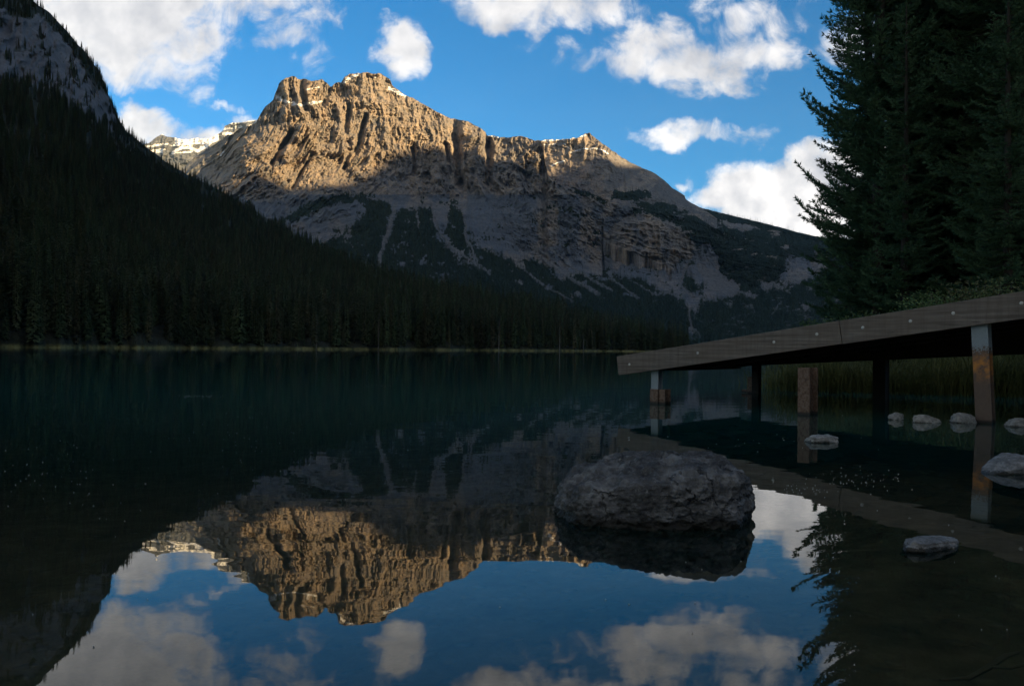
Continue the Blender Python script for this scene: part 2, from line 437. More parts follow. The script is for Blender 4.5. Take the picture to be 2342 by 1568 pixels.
veg = (vs_ > .10 + .8 * stip).astype(float)
hole = fbm(PX / 22., PY / 14., 5, 81)
veg[(hole + .25 * (vn(PX / 3., PY / 5., 84) - .5) > .74) & (PY < 690)] = 0
lowm = (PY > 450) & (hole + .3 * (vn(PX / 3., PY / 4., 85) - .5) < .30) & (fbm(PX / 60., PY / 30., 3, 83) > .5); veg[lowm] = 1
for pts, wd in SCR1:
    dd = linedist(PX + (Xs - PX) * .4, PY + (Ys - PY) * .4, pts); scr = np.maximum(scr, .9 * (1 - sstep(wd * .25, wd * .75, dd + (vn(PX / 2.5, PY / 4., 88) - .5) * 3)))
for p in SCR1P: scr[inpoly(Xs, Ys, p)] = .85
pr = (PX > 1590) & (PY > 680) & (fbm(PX / 22., PY / 7., 5, 91, .62) > .70); scr[pr] = .9
veg = veg * (1 - sstep(.3, .6, scr))
face = (1 - sstep(440, 480, PY)) * sstep(420, 560, PX)            # the big upper face
cliff2 = sstep(1130, 1200, PX) * (1 - sstep(1850, 1950, PX)) * sstep(465, 485, PY) * (1 - sstep(590, 640, PY))
amp = .28 + .9 * np.clip(face + cliff2 * .55, 0, 1)
amp = np.maximum(amp, .62 * sstep(430, 450, PY)); amp *= 1 - .6 * np.clip(scr + veg * .4, 0, 1)
lowleft = sstep(350, 420, PY) * (1 - sstep(900, 1000, PX)) * face
disp = -(rib1 - .45) * 150 * amp * (.45 + 1.2 * sstep(.3, .7, fbm(PX / 70., PY / 60., 3, 23))) * (1 - .35 * lowleft) - (rib2 - .45) * 46 * amp - (iso - .5) * 120 * amp - (strat - .45) * 20 * np.clip(amp, .35, 1) * (1 + cliff2)
# stepped ledges right under the summits and across the middle of the wall
bench = (fbm(PX / 3., PY / 3., 3, 61) - .5) * 9 * amp
D = D + disp * np.clip((D / 3000.), .5, 1.2) + bench
# tower notches and dark clefts of the upper face
for (pts, wd, dp) in [([(690, 183), (694, 225), (700, 250)], 12, 90), ([(757, 195), (740, 240)], 10, 60), ([(668, 300), (640, 345), (622, 372)], 13, 110), ([(835, 265), (820, 330), (812, 345)], 11, 100), ([(800, 240), (790, 300)], 9, 70),
                      ([(800, 345), (785, 385)], 8, 60), ([(1040, 272), (1045, 330), (1052, 420)], 16, 120), ([(1112, 305), (1120, 350), (1118, 420)], 14, 110), ([(1020, 330), (1030, 400)], 10, 60), ([(700, 370), (670, 430)], 7, 60), ([(945, 340), (948, 400)], 8, 60), ([(1378, 520), (1380, 620)], 4, 60), ([(1520, 520), (1530, 640)], 8, 60)]:
    dd = linedist(PX + wx * .12, PY, pts); D += 1.35 * dp * (1 - sstep(0, wd * (.7 + .6 * vn(PX / 9., PY / 13., 58)), dd))
snow = np.zeros(PX.shape)
for pts, wd in [([(633, 222), (655, 234), (690, 240), (720, 236), (735, 230)], 3.2), ([(650, 228), (668, 240), (730, 232)], 2), ([(790, 184), (808, 175), (818, 171)], 3.5), ([(783, 190), (800, 184)], 2), ([(845, 176), (860, 178)], 1.3), ([(892, 202), (915, 214), (930, 220)], 4), ([(548, 292), (585, 278)], 2), ([(505, 355), (512, 345)], 1.5), ([(700, 205), (730, 200)], 1.2)]:
    snow = np.maximum(snow, (linedist(PX, Ys * .25 + PY * .75, pts) < wd * (-.35 + 2.1 * fbm(PX / 7., PY / 3., 4, 95))).astype(float))
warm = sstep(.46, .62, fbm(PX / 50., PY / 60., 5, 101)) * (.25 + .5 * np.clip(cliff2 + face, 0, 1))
warm = np.clip(warm + .75 * face * (PY < 445) * (1 - sstep(1000, 1060, PX) * .4), 0, 1)  # sunlit gold and brightness put into the upper face's rock colour
G1 = at(PX, PY, D)
# back side: falls away behind the skyline
bk = []
for q, dz in ((120, -25), (420, -220), (900, -700)):
    b_ = G1[-1].copy(); s_ = (b_[:, 1] + q) / b_[:, 1]; b_[:, 0] *= s_; b_[:, 1] *= s_; b_[:, 2] = np.maximum(b_[:, 2] + dz, -5); bk.append(b_)
foot = G1[0].copy(); foot[:, 2] = -6; foot[:, :2] *= .97
VV = np.concatenate([foot[None], G1, np.array(bk)], 0)
def ext(a, lo=0.): return np.concatenate([a[:1] * 0 + lo, a, a[-1:].repeat(3, 0)], 0)
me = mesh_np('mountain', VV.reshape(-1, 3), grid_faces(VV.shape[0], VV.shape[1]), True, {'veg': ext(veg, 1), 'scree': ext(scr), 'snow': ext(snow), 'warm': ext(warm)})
tag(link('mountain', me, M_ROCK), 'great limestone massif with a sunlit cliff face and shaded lower slopes', 'mountain', kind='structure')
MASS = (G1, veg * (PY > 432), PX, PY)

# ------------------------------------------------------------------ second summit and forested shoulder behind it
SKY2 = [(1090, 330), (1112, 309), (1135, 311), (1150, 318), (1235, 323), (1262, 319), (1285, 318), (1305, 318), (1320, 313), (1335, 309), (1348, 304), (1356, 312), (1368, 321), (1382, 330), (1395, 340), (1410, 351), (1425, 362), (1442, 372), (1470, 384), (1500, 398), (1520, 412), (1535, 428), (1555, 440), (1566, 447), (1568, 456),
        (1600, 474), (1640, 484), (1700, 499), (1760, 513), (1820, 530), (1880, 543), (1920, 548), (1990, 566), (2100, 590), (2500, 640)]
DEP2 = tps([(1090, 330, 4300), (1240, 323, 4100), (1348, 304, 4050), (1442, 372, 4000), (1566, 450, 3800), (1700, 500, 3800), (1900, 547, 3900), (2100, 590, 4000), (2500, 640, 4000),
             (1250, 360, 3950), (1340, 345, 3800), (1400, 360, 3750), (1300, 400, 3600), (1400, 420, 3400), (1500, 440, 3350), (1560, 470, 3400), (1450, 475, 3000), (1600, 510, 3120), (1700, 540, 3200), (1800, 560, 3330), (1950, 580, 3400), (2400, 640, 3400), (1250, 460, 3250), (1250, 560, 3000), (1600, 600, 2900), (1900, 640, 3100), (2400, 700, 3000), (1100, 500, 3300)])
sx, sy = zip(*SKY2)
pxs = np.arange(1095, 2480, 1.5); nr = 240
skyy = np.interp(pxs, sx, sy) + (fbm(pxs / 10., pxs * 0, 4, 5) - .5) * 7 * np.interp(pxs, [1100, 1350, 1450, 1600], [.8, 1, .5, .25])
tt = np.linspace(0, 1, nr)[:, None]
PX = np.ones((nr, 1)) * pxs; PY = np.interp(PX, [1095, 1300, 1600, 2480], [480, 520, 640, 720]); PY = PY + (skyy[None] - PY) * tt
D = DEP2(PX, PY)
wx = (fbm(PX / 40., PY / 40., 4, 211) - .5) * 26
top = 1 - sstep(340, 375, PY + .2 * np.abs(PX - 1340))
D += -(ridged((PX + wx) / 16., PY / 60., 5, 221, .6) - .45) * (55 + 85 * top) - (fbm(PX / 28., PY / 22., 7, 231, .62) - .5) * 110 - (ridged(PX / 90., (PY - .22 * PX + wx * .8) / 12., 5, 241, .6) - .45) * 42
Xs, Ys = PX + (fbm(PX / 16., PY / 16., 4, 271) - .5) * 24, PY + (fbm(PX / 16., PY / 16., 4, 272) - .5) * 18
veg = np.zeros(PX.shape)
for p in [[(1440, 462), (1560, 470), (1600, 490), (1580, 476), (1640, 484), (1700, 496), (1900, 540), (2500, 620), (2500, 760), (1640, 640), (1560, 520), (1480, 492)], [(1400, 440), (1470, 432), (1500, 448), (1440, 462), (1390, 455)]]:
    for ox, oy in ((-7, 0), (7, 0), (0, -5), (0, 5), (0, 0)): veg += inpoly(Xs + ox, Ys + oy, p) / 5.
veg = (veg > .1 + .8 * (vn(PX / 3.2, PY / 5., 286) * .6 + vn(PX / 7., PY / 8., 287) * .4)).astype(float)
veg[(PX < 1640) & (linedist(PX, PY, [(1545, 448), (1600, 486), (1680, 540)]) < 11)] = 0
veg[inpoly(Xs, Ys, [(1650, 505), (1700, 508), (1740, 522), (1700, 528), (1660, 518)])] = 0
veg[(fbm(PX / 30., PY / 10., 6, 281, .65) > .69)] = 0
scr = .8 * sstep(.45, .65, fbm((PX + 1.2 * PY) / 50., PY / 90., 5, 291)) * sstep(372, 395, PY) * (PY < 470); scr[linedist(Xs, Ys, [(1500, 430), (1560, 462), (1650, 520)]) < 6] = 1
snow = np.zeros(PX.shape)
for pts, wd in [([(1242, 322), (1262, 320), (1290, 319)], 2.4), ([(1305, 318), (1340, 310)], 2.), ([(1306, 348), (1340, 338), (1375, 342), (1392, 352)], 1.8), ([(1262, 378), (1275, 372), (1290, 368)], 2.), ([(1115, 311), (1145, 314)], 2.), ([(1245, 332), (1270, 328)], 1.2), ([(1290, 330), (1300, 340)], 1.2)]:
    snow = np.maximum(snow, (linedist(PX, PY * .7 + Ys * .3, pts) < wd * (-.3 + 2. * fbm(PX / 7., PY / 3., 4, 296))).astype(float))
warm = .4 + .6 * sstep(.4, .6, fbm(PX / 60., PY / 60., 4, 295))
G2 = at(PX, PY, D)
b1 = G2[-1].copy(); b1[:, :2] *= 1.12; b1[:, 2] -= 160; b2 = G2[-1].copy(); b2[:, :2] *= 1.3; b2[:, 2] = 0
foot = G2[0].copy(); foot[:, 2] = 100
VV = np.concatenate([foot[None], G2, b1[None], b2[None]], 0)
def ext2(a): return np.concatenate([a[:1], a, a[-1:], a[-1:]], 0)
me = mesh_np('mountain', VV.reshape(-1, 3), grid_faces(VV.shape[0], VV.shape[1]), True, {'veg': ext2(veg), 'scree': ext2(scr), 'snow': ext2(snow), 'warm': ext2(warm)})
tag(link('mountain', me, M_ROCK), 'smaller pointed summit with forested shoulder sloping down to the right', 'mountain', kind='structure')
MASS2 = (G2, veg, PX, PY)

# ------------------------------------------------------------------ snowy mountain far to the left
SKY3 = [(200, 380), (300, 345), (345, 325), (360, 312), (372, 307), (384, 313), (400, 315), (420, 319), (450, 316), (480, 316), (500, 306), (512, 296), (514, 287), (530, 281), (560, 279), (588, 274), (640, 262), (700, 262)]
sx, sy = zip(*SKY3)
pxs = np.arange(210, 700, 1.5); nr = 150
skyy = np.interp(pxs, sx, sy) + (fbm(pxs / 9., pxs * 0, 4, 6) - .5) * 4
PX = np.ones((nr, 1)) * pxs; PY = 470 + (skyy[None] - 470) * np.linspace(0, 1, nr)[:, None]
D = 5000 + (470 - PY) * 6 - (PX - 300) * 1.2
wx = (fbm(PX / 40., PY / 40., 4, 311) - .5) * 26
st3 = ridged(PX / 60. + wx / 40, (PY + .15 * PX + wx * .3) / 7., 4, 341)
D += -(ridged((PX + wx) / 30., PY / 50., 5, 321) - .45) * 160 - (fbm(PX / 20., PY / 16., 6, 331) - .5) * 90 - (st3 - .45) * 60
snow = ((st3 < .36) & (fbm(PX / 30., PY / 15., 4, 351) > .44) & (PY < 350)).astype(float)
snow[(PY < 338) & (PX > 400) & (PX < 500) & (PY < skyy + 14 + wx * .3)] = 1
snow[linedist(PX, PY + wx * .2, [(395, 352), (420, 334), (452, 345), (478, 330)]) < 3.5] = 1
snow[linedist(PX, PY + wx * .1, [(512, 305), (535, 308), (552, 302), (575, 292)]) < 4] = 1
snow[linedist(PX, PY, [(515, 283), (560, 278), (590, 273)]) < 2.] = 1
G3 = at(PX, PY, D); b1 = G3[-1].copy(); b1[:, :2] *= 1.2; b1[:, 2] -= 300
foot = G3[0].copy(); foot[:, 2] = 0
VV = np.concatenate([foot[None], G3, b1[None]], 0); e3 = lambda a: np.concatenate([a[:1], a, a[-1:]], 0)
z = np.zeros(PX.shape)
me = mesh_np('mountain', VV.reshape(-1, 3), grid_faces(VV.shape[0], VV.shape[1]), True, {'veg': e3(z), 'scree': e3(z), 'snow': e3(snow), 'warm': e3(z)})  # cool rock colour stands in for cloud shade on this peak
tag(link('mountain', me, M_ROCK), 'snow streaked far mountain in the gap left of the great cliff', 'mountain', kind='structure')

# ------------------------------------------------------------------ range behind the camera: its crest casts the evening shadow
TERM = [(480, 440), (525, 440), (600, 439), (700, 433), (760, 426), (800, 416), (850, 388), (870, 364), (900, 348), (950, 340), (1000, 336), (1060, 342), (1110, 352), (1180, 385), (1240, 385)]
TERM2 = [(1290, 368), (1340, 368), (1400, 372), (1450, 382), (1500, 385), (1560, 420), (1700, 455), (1900, 490)]
tx, ty = zip(*TERM); PT = at(tx, ty, DEP1(tx, ty)); tx, ty = zip(*TERM2); PT2 = at(tx, ty, DEP2(tx, ty)); PT = np.concatenate([PT, PT2])
SR = 4000.
s_t = PT[:, 0] * SX + PT[:, 1] * SY; w_t = -PT[:, 0] * SY + PT[:, 1] * SX
h_t = PT[:, 2] + (SR - s_t) * math.tan(SUN_EL)
o_ = np.argsort(w_t); w_t = w_t[o_]; h_t = h_t[o_]
wv = np.arange(-7000, 9000, 40.); crest = np.interp(wv, w_t, h_t)
crest += (fbm(wv / 300., wv * 0, 4, 401) - .5) * 30 * (np.abs(wv - 2400) < 1400) + (fbm(wv / 700., wv * 0, 4, 402) - .3) * 260 * sstep(1200, 3000, np.abs(wv - 2400)) * (wv > 2400)
crest *= 1 - .5 * sstep(5500, 9000, wv)
prof = [(-2600, 0.), (-1900, .18), (-1200, .45), (-600, .72), (-200, .92), (0, 1.), (250, .85), (900, .5), (2000, 0.)]
rows = []
for ds, f_ in prof:
    n_ = (fbm(wv / 260., wv * 0 + ds / 300., 5, 411) - .5) * (0 if f_ in (0, 1.) else 260)
    s_ = SR + ds; rows.append(np.stack([s_ * SX - wv * SY, s_ * SY + wv * SX, np.maximum(crest * f_ + n_, -2)], -1))
VV = np.array(rows); zz = np.zeros(VV.shape[:2])
me = mesh_np('mountain', VV.reshape(-1, 3), grid_faces(VV.shape[0], VV.shape[1]), True, {'veg': zz + (VV[..., 2] < 700), 'scree': zz, 'snow': zz, 'warm': zz})
tag(link('mountain', me, M_ROCK), 'mountain range behind the camera whose crest shades the valley', 'mountain', kind='structure')

# ------------------------------------------------------------------ left hillside above the lake
GS = [(-420, -420, 1050, 150), (-300, -300, 1050, 190), (-120, -150, 1080, 235), (0, -55, 1120, 262), (75, 2, 1150, 275), (115, 33, 1170, 282), (150, 68, 1190, 290), (190, 113, 1200, 298), (220, 155, 1215, 304), (240, 195, 1225, 308), (258, 235, 1240, 312), (270, 268, 1250, 315), (290, 300, 1270, 318),
      (320, 325, 1290, 323), (350, 347, 1310, 330), (400, 382, 1350, 338), (450, 410, 1380, 347), (500, 435, 1400, 356), (530, 452, 1400, 362), (600, 492, 1380, 374), (650, 520, 1330, 384), (700, 548, 1260, 394), (760, 580, 1150, 406), (820, 612, 1020, 420), (880, 640, 900, 436), (950, 660, 820, 455), (1000, 672, 790, 470),
      (1100, 690, 780, 505), (1200, 712, 790, 545), (1300, 738, 800, 588), (1400, 764, 800, 630), (1480, 785, 790, 660), (1555, 798, 740, 690), (1575, 800, 715, 700)]
gp, gy, gD, gs = map(np.array, zip(*GS))
pxs = np.arange(-415, 1576, 3.); nr = 300
PX = np.ones((nr, 1)) * pxs; Tn = np.linspace(0, 1, nr)[:, None] * np.ones(len(pxs))
g_y = np.interp(PX, gp, gy) + (fbm(PX / 28., PX * 0, 5, 503) - .5) * 13 * (PX < 1400); g_D = np.interp(PX, gp, gD); g_s = np.interp(PX, gp, gs)
g_s = g_s * (1 + (fbm(PX / 60., PX * 0, 4, 501) - .5) * .09)
D = g_s + (g_D - g_s) * Tn ** 1.7
v0 = (0.02 - CH) / g_s
_, vt = ray(PX, g_y)
VVn = v0 + (vt - v0) * Tn
z_ = CH + VVn * D
wx = (fbm(PX / 50., Tn * 8, 4, 511) - .5)
bumpy = (fbm(PX / 60., Tn * 14, 6, 521, .55) - .5) * 46 * sstep(.03, .3, Tn) * (1 - sstep(.97, 1, Tn)) * np.interp(PX, [0, 700, 900], [1, .8, .15])
PYh = 799 + .0087 * (PX - CX) - VVn * FPX
rock = inpoly(PX + wx * 70, PYh + (fbm(PX / 30., PYh / 30., 5, 531) - .5) * 70, [(-420, -60), (-60, 20), (60, 30), (110, 50), (150, 90), (190, 130), (225, 175), (250, 225), (268, 268), (240, 285), (205, 262), (150, 248), (120, 215), (60, 200), (0, 215), (-420, 120)]).astype(float)
rock[fbm(PX / 18., PYh / 14., 4, 541) > .68] *= .25
dD = -(ridged((PX + wx * 60 + .4 * PYh) / 30., PYh / 70., 5, 551) - .45) * 55 * rock
Dq = D + dD - bumpy
u_, _ = ray(PX, PYh)
GH = np.stack([u_ * Dq, Dq, CH + VVn * Dq], -1)
GH[..., 2] = np.where(Tn < .02, z_, GH[..., 2])
shore = 1 - sstep(.35, 1.6, GH[..., 2] + (fbm(PX / 6., Tn * 300, 3, 561) - .5) * .6)
pre = GH[0].copy(); pre[:, :2] *= 1 - 8 / pre[:, 1:2]; pre[:, 2] = -1.5
b1 = GH[-1].copy(); b1[:, :2] *= 1.10; b1[:, 2] = b1[:, 2] * .86 - 4; b2 = GH[-1].copy(); b2[:, :2] *= 1.35; b2[:, 2] = -2
VV = np.concatenate([pre[None], GH, b1[None], b2[None]], 0); eh = lambda a: np.concatenate([a[:1], a, a[-1:], a[-1:]], 0)
me = mesh_np('hillside', VV.reshape(-1, 3), grid_faces(VV.shape[0], VV.shape[1]), True, {'rock': eh(rock), 'shore': eh(shore)})
tag(link('hillside', me, M_HILL), 'steep forested hillside with a dark rock cliff rising from the far shore', 'hillside', kind='structure')

# valley floor past the end of the lake
pv = np.linspace(-100, 2700, 260); dv = np.array([860, 875, 900, 1000, 1300, 1700, 2300])
u_, _ = ray(pv, 800); wob = (fbm(pv / 90., pv * 0, 4, 571) - .5) * 90
VV = np.array([np.stack([u_ * (d_ + wob), d_ + wob, 0 * pv + (-1.2 if i == 0 else .5 + .9 * i)], -1) for i, d_ in enumerate(dv)])
sh = np.array([np.full(len(pv), 1. if i < 2 else 0.) for i in range(len(dv))])
tag(link('valley_floor', mesh_np('valley_floor', VV.reshape(-1, 3), grid_faces(*VV.shape[:2]), True, {'rock': sh * 0, 'shore': sh}), M_HILL), 'flat wooded ground beyond the head of the lake', 'ground', kind='structure')

# ------------------------------------------------------------------ conifers
rng = np.random.default_rng(7)


def kites(B, Dr, Nn, ln, wd, mid=.45):
    """leaf-shaped quads: base, direction, side vector"""
    S = Nn * wd[:, None]
    m_ = B + Dr * (ln * mid)[:, None]
    V = np.stack([B, m_ + S, B + Dr * ln[:, None], m_ - S], 1).reshape(-1, 3)
    F = np.arange(len(V)).reshape(-1, 4)
    return V, F


def unit(a): return a / (np.linalg.norm(a, axis=-1, keepdims=True) + 1e-9)


def far_crown(seed, h=22., R_=2.3, levels=34, nb=8, per=3, base=.06, ragged=.35):
    r = np.random.default_rng(seed); B = []; Dd = []; Nn = []; L = []; Wd = []
    for i in range(levels):
        f = i / (levels - 1); zz_ = h * (base + (1 - base) * f ** .95)
        rad = R_ * (1 - f) ** .75 * (1 - .25 * math.exp(-f * 14)) + .12
        for b in range(nb):
            a = r.uniform(0, 6.283); rr = rad * r.uniform(1 - ragged, 1 + ragged * .5)
            d = np.array([math.cos(a), math.sin(a), -.28 + .5 * f ** 3 + r.uniform(-.12, .12)])
            for q in range(per):
                a2 = a + r.uniform(-.35, .35) * (q > 0)
                d2 = unit(np.array([math.cos(a2), math.sin(a2), d[2] - .12 * q]))
                st = rr * r.uniform(.0, .5) * (q > 0)
                B.append([math.cos(a) * st, math.sin(a) * st, zz_ + d[2] * st + r.uniform(-.1, .1)]); Dd.append(d2)
                n = unit(np.cross(d2, [0, 0, 1]) + np.array([0, 0, r.uniform(-.5, .5)])); Nn.append(n)
                L.append((rr - st) * r.uniform(.8, 1.1)); Wd.append(.10 * rr + .13 + .05 * r.random())
    B, Dd, Nn, L, Wd = map(np.array, (B, Dd, Nn, L, Wd))
    V, F = kites(B, Dd, Nn, L, Wd)
    V2, F2 = kites(np.array([[0, 0, h * .97], [0, 0, h * .97]]), np.array([[0, 0, 1.], [0, 0, 1.]]), np.array([[1., 0, 0], [0, 1., 0]]), np.array([1.3, 1.3]), np.array([.09, .09]))
    return np.concatenate([V, V2]), np.concatenate([F, F2 + len(V)])


def trunk_mesh(name, h, r0, m, bend=0.):
    mb = MB(); n = 6
    mb.tube([(bend * math.sin(i / n * 2), bend * .5 * math.sin(i / n * 3), h * i / n) for i in range(n + 1)], [r0 * (1 - .9 * i / n) for i in range(n + 1)], 7)
    me = bpy.data.meshes.new(name); me.from_pydata(mb.v, [], mb.f); me.materials.append(m); return me


CROWNS = []
for sd_, (hh, rr, lv) in enumerate([(22, 2.5, 38), (22, 1.9, 40), (22, 2.9, 34), (22, 2.1, 36), (22, 1.6, 38)]):
    V, F = far_crown(900 + sd_, hh, rr, lv, 9, 3); me = mesh_np('crown', V, F); me.materials.append(M_CON); CROWNS.append(me)
TRUNK = trunk_mesh('trunk', 21.5, .26, M_BARK)
V, F = far_crown(950, 22, 3.0, 15, 6, 1, .02, .3); SMALL = mesh_np('far_crown', V, F); SMALL.materials.append(M_CONF)


def sample_cells(G, dens, n, r):
    a = np.linalg.norm(np.cross(G[1:, :-1] - G[:-1, :-1], G[:-1, 1:] - G[:-1, :-1])[..., :2] * 0 + np.cross(G[1:, :-1] - G[:-1, :-1], G[:-1, 1:] - G[:-1, :-1])[..., 2:], axis=-1)
    wgt = a * dens[:-1, :-1]; p = (wgt / wgt.sum()).ravel()
    idx = r.choice(p.size, n, p=p); i, j = np.unravel_index(idx, wgt.shape)
    fu, fv = r.random(n)[:, None], r.random(n)[:, None]
    P = G[i, j] * (1 - fu) * (1 - fv) + G[i + 1, j] * fu * (1 - fv) + G[i, j + 1] * (1 - fu) * fv + G[i + 1, j + 1] * fu * fv
    return P, i, j


# hillside forest
den = np.where(rock > .5, .045, 1.) * (1 - .999 * (GH[..., 2] < .9))
den = den * np.clip(2.6 * fbm(PX / 26., Tn * 24, 4, 601) - .62, .12, 2) * np.interp(Tn, [0, .05, .35, .85, 1], [2.2, 2., 1.1, .7, .3])
P, ii, jj = sample_cells(GH, den, 27000, rng)
shd = g_s[ii, jj]; off_ = P[:, 1] - shd; pxx = PX[ii, jj]
H_ = 22 * rng.uniform(.45, 1.22, len(P)) * np.interp(P[:, 2], [0, 80, 300], [1.05, .9, .62]) * np.interp(rock[ii, jj], [0, 1], [1, .42])
# snap: thin trees that stand almost on top of each other near the shore
order = np.argsort(off_)
inview = (pxx > -15) & (pxx < 1568)
pick = []; cell = set()
for q in order:
    if not inview[q] or len(pick) >= 290: continue
    key = (int(P[q, 0] / 2.6), int(P[q, 1] / 2.6))
    if key in cell: continue
    cell.add(key); pick.append(q)
pick = np.array(pick); sel = np.zeros(len(P), bool); sel[pick] = True
# drop the non-picked ones that stand nearer than the picked band inside the view
lim = np.max(off_[pick]); drop = (~sel) & (off_ < lim * .8) & inview
root0 = None
NEARP = []
for n_, q in enumerate(pick):
    r_ = empty('conifer', tuple(P[q] - np.array([0, 0, .25])), rng.uniform(0, 6.28)); s_ = H_[q] / 22.
    r_.scale = (s_ * rng.uniform(.85, 1.2),) * 2 + (s_,)
    c = bpy.data.objects.new('crown', CROWNS[n_ % 5]); COL.objects.link(c); c.parent = r_
    tr = bpy.data.objects.new('trunk', TRUNK); COL.objects.link(tr); tr.parent = r_
    xq = pxx[q]; oq = off_[q]
    zone = 'below the dark rock cliff' if xq < 260 else 'below the forested slope' if xq < 560 else 'below the sunlit cliff face' if xq < 900 else 'below the pale scree gullies' if xq < 1200 else 'near the forest\'s right end'
    row = 'at the water edge' if oq < 6 else 'just behind the front row' if oq < 13 else 'a few rows back'
    hgt_ = 'Tall' if s_ > 1.0 else 'Short' if s_ < .74 else 'Middling'
    tag(r_, hgt_ + ' far shore conifer ' + row + ', ' + zone, 'conifer', 'conifers in the front rows along the far shore')
    NEARP.append(r_)
restP = P[(~sel) & (~drop)]; restH = H_[(~sel) & (~drop)]


def forest(name, Pts, Hs, meshes, label, seed):
    """one object: instances of crown meshes on points"""
    V = np.asarray(Pts, np.float32); n = len(V); r = np.random.default_rng(seed)
    me = bpy.data.meshes.new(name); me.vertices.add(n); me.vertices.foreach_set('co', V.ravel())
    for nm, arr in (('hs', Hs / 22.), ('rz', r.uniform(0, 6.283, n)), ('fat', r.uniform(.85, 1.3, n))):
        a = me.attributes.new(nm, 'FLOAT', 'POINT'); a.data.foreach_set('value', np.asarray(arr, np.float32))
    a = me.attributes.new('pick', 'INT', 'POINT'); a.data.foreach_set('value', r.integers(0, len(meshes), n).astype(np.int32))
    o = link(name, me)
    ng = bpy.data.node_groups.new(name, 'GeometryNodeTree')
    ng.interface.new_socket('Geometry', in_out='INPUT', socket_type='NodeSocketGeometry'); ng.interface.new_socket('Geometry', in_out='OUTPUT', socket_type='NodeSocketGeometry')
    N = ng.nodes; L = ng.links; gi = N.new('NodeGroupInput'); go = N.new('NodeGroupOutput')
    def na(nm, ty='FLOAT'):
        x = N.new('GeometryNodeInputNamedAttribute'); x.data_type = ty; x.inputs[0].default_value = nm; return x.outputs[0]
    js = N.new('GeometryNodeJoinGeometry')
    hs, rz, ft, pk = na('hs'), na('rz'), na('fat'), na('pick', 'INT')
    m_ = N.new('ShaderNodeMath'); m_.operation = 'MULTIPLY'; L.new(hs, m_.inputs[0]); L.new(ft, m_.inputs[1])
    sc = N.new('ShaderNodeCombineXYZ'); L.new(m_.outputs[0], sc.inputs[0]); L.new(m_.outputs[0], sc.inputs[1]); L.new(hs, sc.inputs[2])
    ro = N.new('ShaderNodeCombineXYZ'); L.new(rz, ro.inputs[2])
    for i, ob in enumerate(meshes):
        oi = N.new('GeometryNodeObjectInfo'); oi.inputs['Object'].default_value = ob; oi.transform_space = 'ORIGINAL'; oi.inputs['As Instance'].default_value = True
        cp = N.new('FunctionNodeCompare'); cp.data_type = 'INT'; cp.operation = 'EQUAL'
        ins_ = [s for s in cp.inputs if s.type == 'INT']; L.new(pk, ins_[0]); ins_[1].default_value = i
        ip = N.new('GeometryNodeInstanceOnPoints'); L.new(gi.outputs[0], ip.inputs['Points']); L.new(cp.outputs[0], ip.inputs['Selection'])
        L.new(oi.outputs['Geometry'], ip.inputs['Instance']); L.new(ro.outputs[0], ip.inputs['Rotation']); L.new(sc.outputs[0], ip.inputs['Scale'])
        L.new(ip.outputs[0], js.inputs[0])
    L.new(js.outputs[0], go.inputs[0])
    md = o.modifiers.new('scatter', 'NODES'); md.node_group = ng
    tag(o, label, 'forest', kind='stuff')
    return o


protos = []
for k_ in range(5):
    protos.append([c for c in NEARP[k_].children if c.name.startswith('crown')][0])
forest('hillside_forest', restP - np.array([0, 0, .3]), restH, protos, 'dense dark conifer forest covering the hillside above the far shore', 5)

# low scrub and saplings straggling along the far shore
sp_ = rng.uniform(-20, 1570, 420); sp_ = sp_[fbm(sp_ / 45., sp_ * 0, 4, 611) > .44]
ssh = np.interp(sp_, pxs, g_s[0]) + rng.uniform(1, 7, len(sp_)); su, _ = ray(sp_, 795)
forest('shore_scrub', np.stack([su * ssh, ssh, np.full(len(sp_), .25)], -1), rng.uniform(1.2, 4.5, len(sp_)), protos, 'low scrub and saplings straggling along the far shoreline', 8)

# distant forests on the mountain: every tree a small simple crown; the first stands as its own object on the valley floor
u0, _ = ray(1500., 790.)
G1_, veg1, PX1, PY1 = MASS
dn = veg1 * (.5 + fbm(PX1 / 14., PY1 / 14., 3, 701)) * sstep(560, 640, PX1)
dn = dn * np.where(PY1 > 640, 1., 1.)
# uniform in the image rather than in plan, so steep wooded cliffs keep their trees
def sample_px(G, dens, n, r):
    p = dens[:-1, :-1] / dens[:-1, :-1].sum(); idx = r.choice(p.size, n, p=p.ravel()); i, j = np.unravel_index(idx, p.shape)
    fu, fv = r.random(n)[:, None], r.random(n)[:, None]
    return G[i, j] * (1 - fu) * (1 - fv) + G[i + 1, j] * fu * (1 - fv) + G[i, j + 1] * (1 - fu) * fv + G[i + 1, j + 1] * fu * fv, i, j
Pm, i_, j_ = sample_px(G1_, dn, 34000, rng)
Hm = rng.uniform(11, 25, len(Pm)) * np.interp(PY1[i_, j_], [440, 520, 700], [.75, 1, 1.15])
G2_, veg2, PX2, PY2 = MASS2
Pm2, i2, j2 = sample_px(G2_, veg2 * (PX2 > 1400), 9000, rng)
Hm2 = rng.uniform(12, 27, len(Pm2))
pvx = rng.uniform(1450, 2600, 2600); dvx = rng.uniform(905, 1500, 2600); uu, _ = ray(pvx, 800)
Pv = np.stack([uu * dvx, dvx, np.full(2600, .8)], -1); Hv = rng.uniform(7, 15, 2600)
sr = empty('conifer', (float(Pv[0, 0]), 890., .5)); sr.scale = (.6, .6, .6)
so = bpy.data.objects.new('crown', SMALL); COL.objects.link(so); so.parent = sr
st_ = bpy.data.objects.new('trunk', TRUNK); COL.objects.link(st_); st_.parent = sr
tag(sr, 'small dark conifer at the very head of the lake', 'conifer')
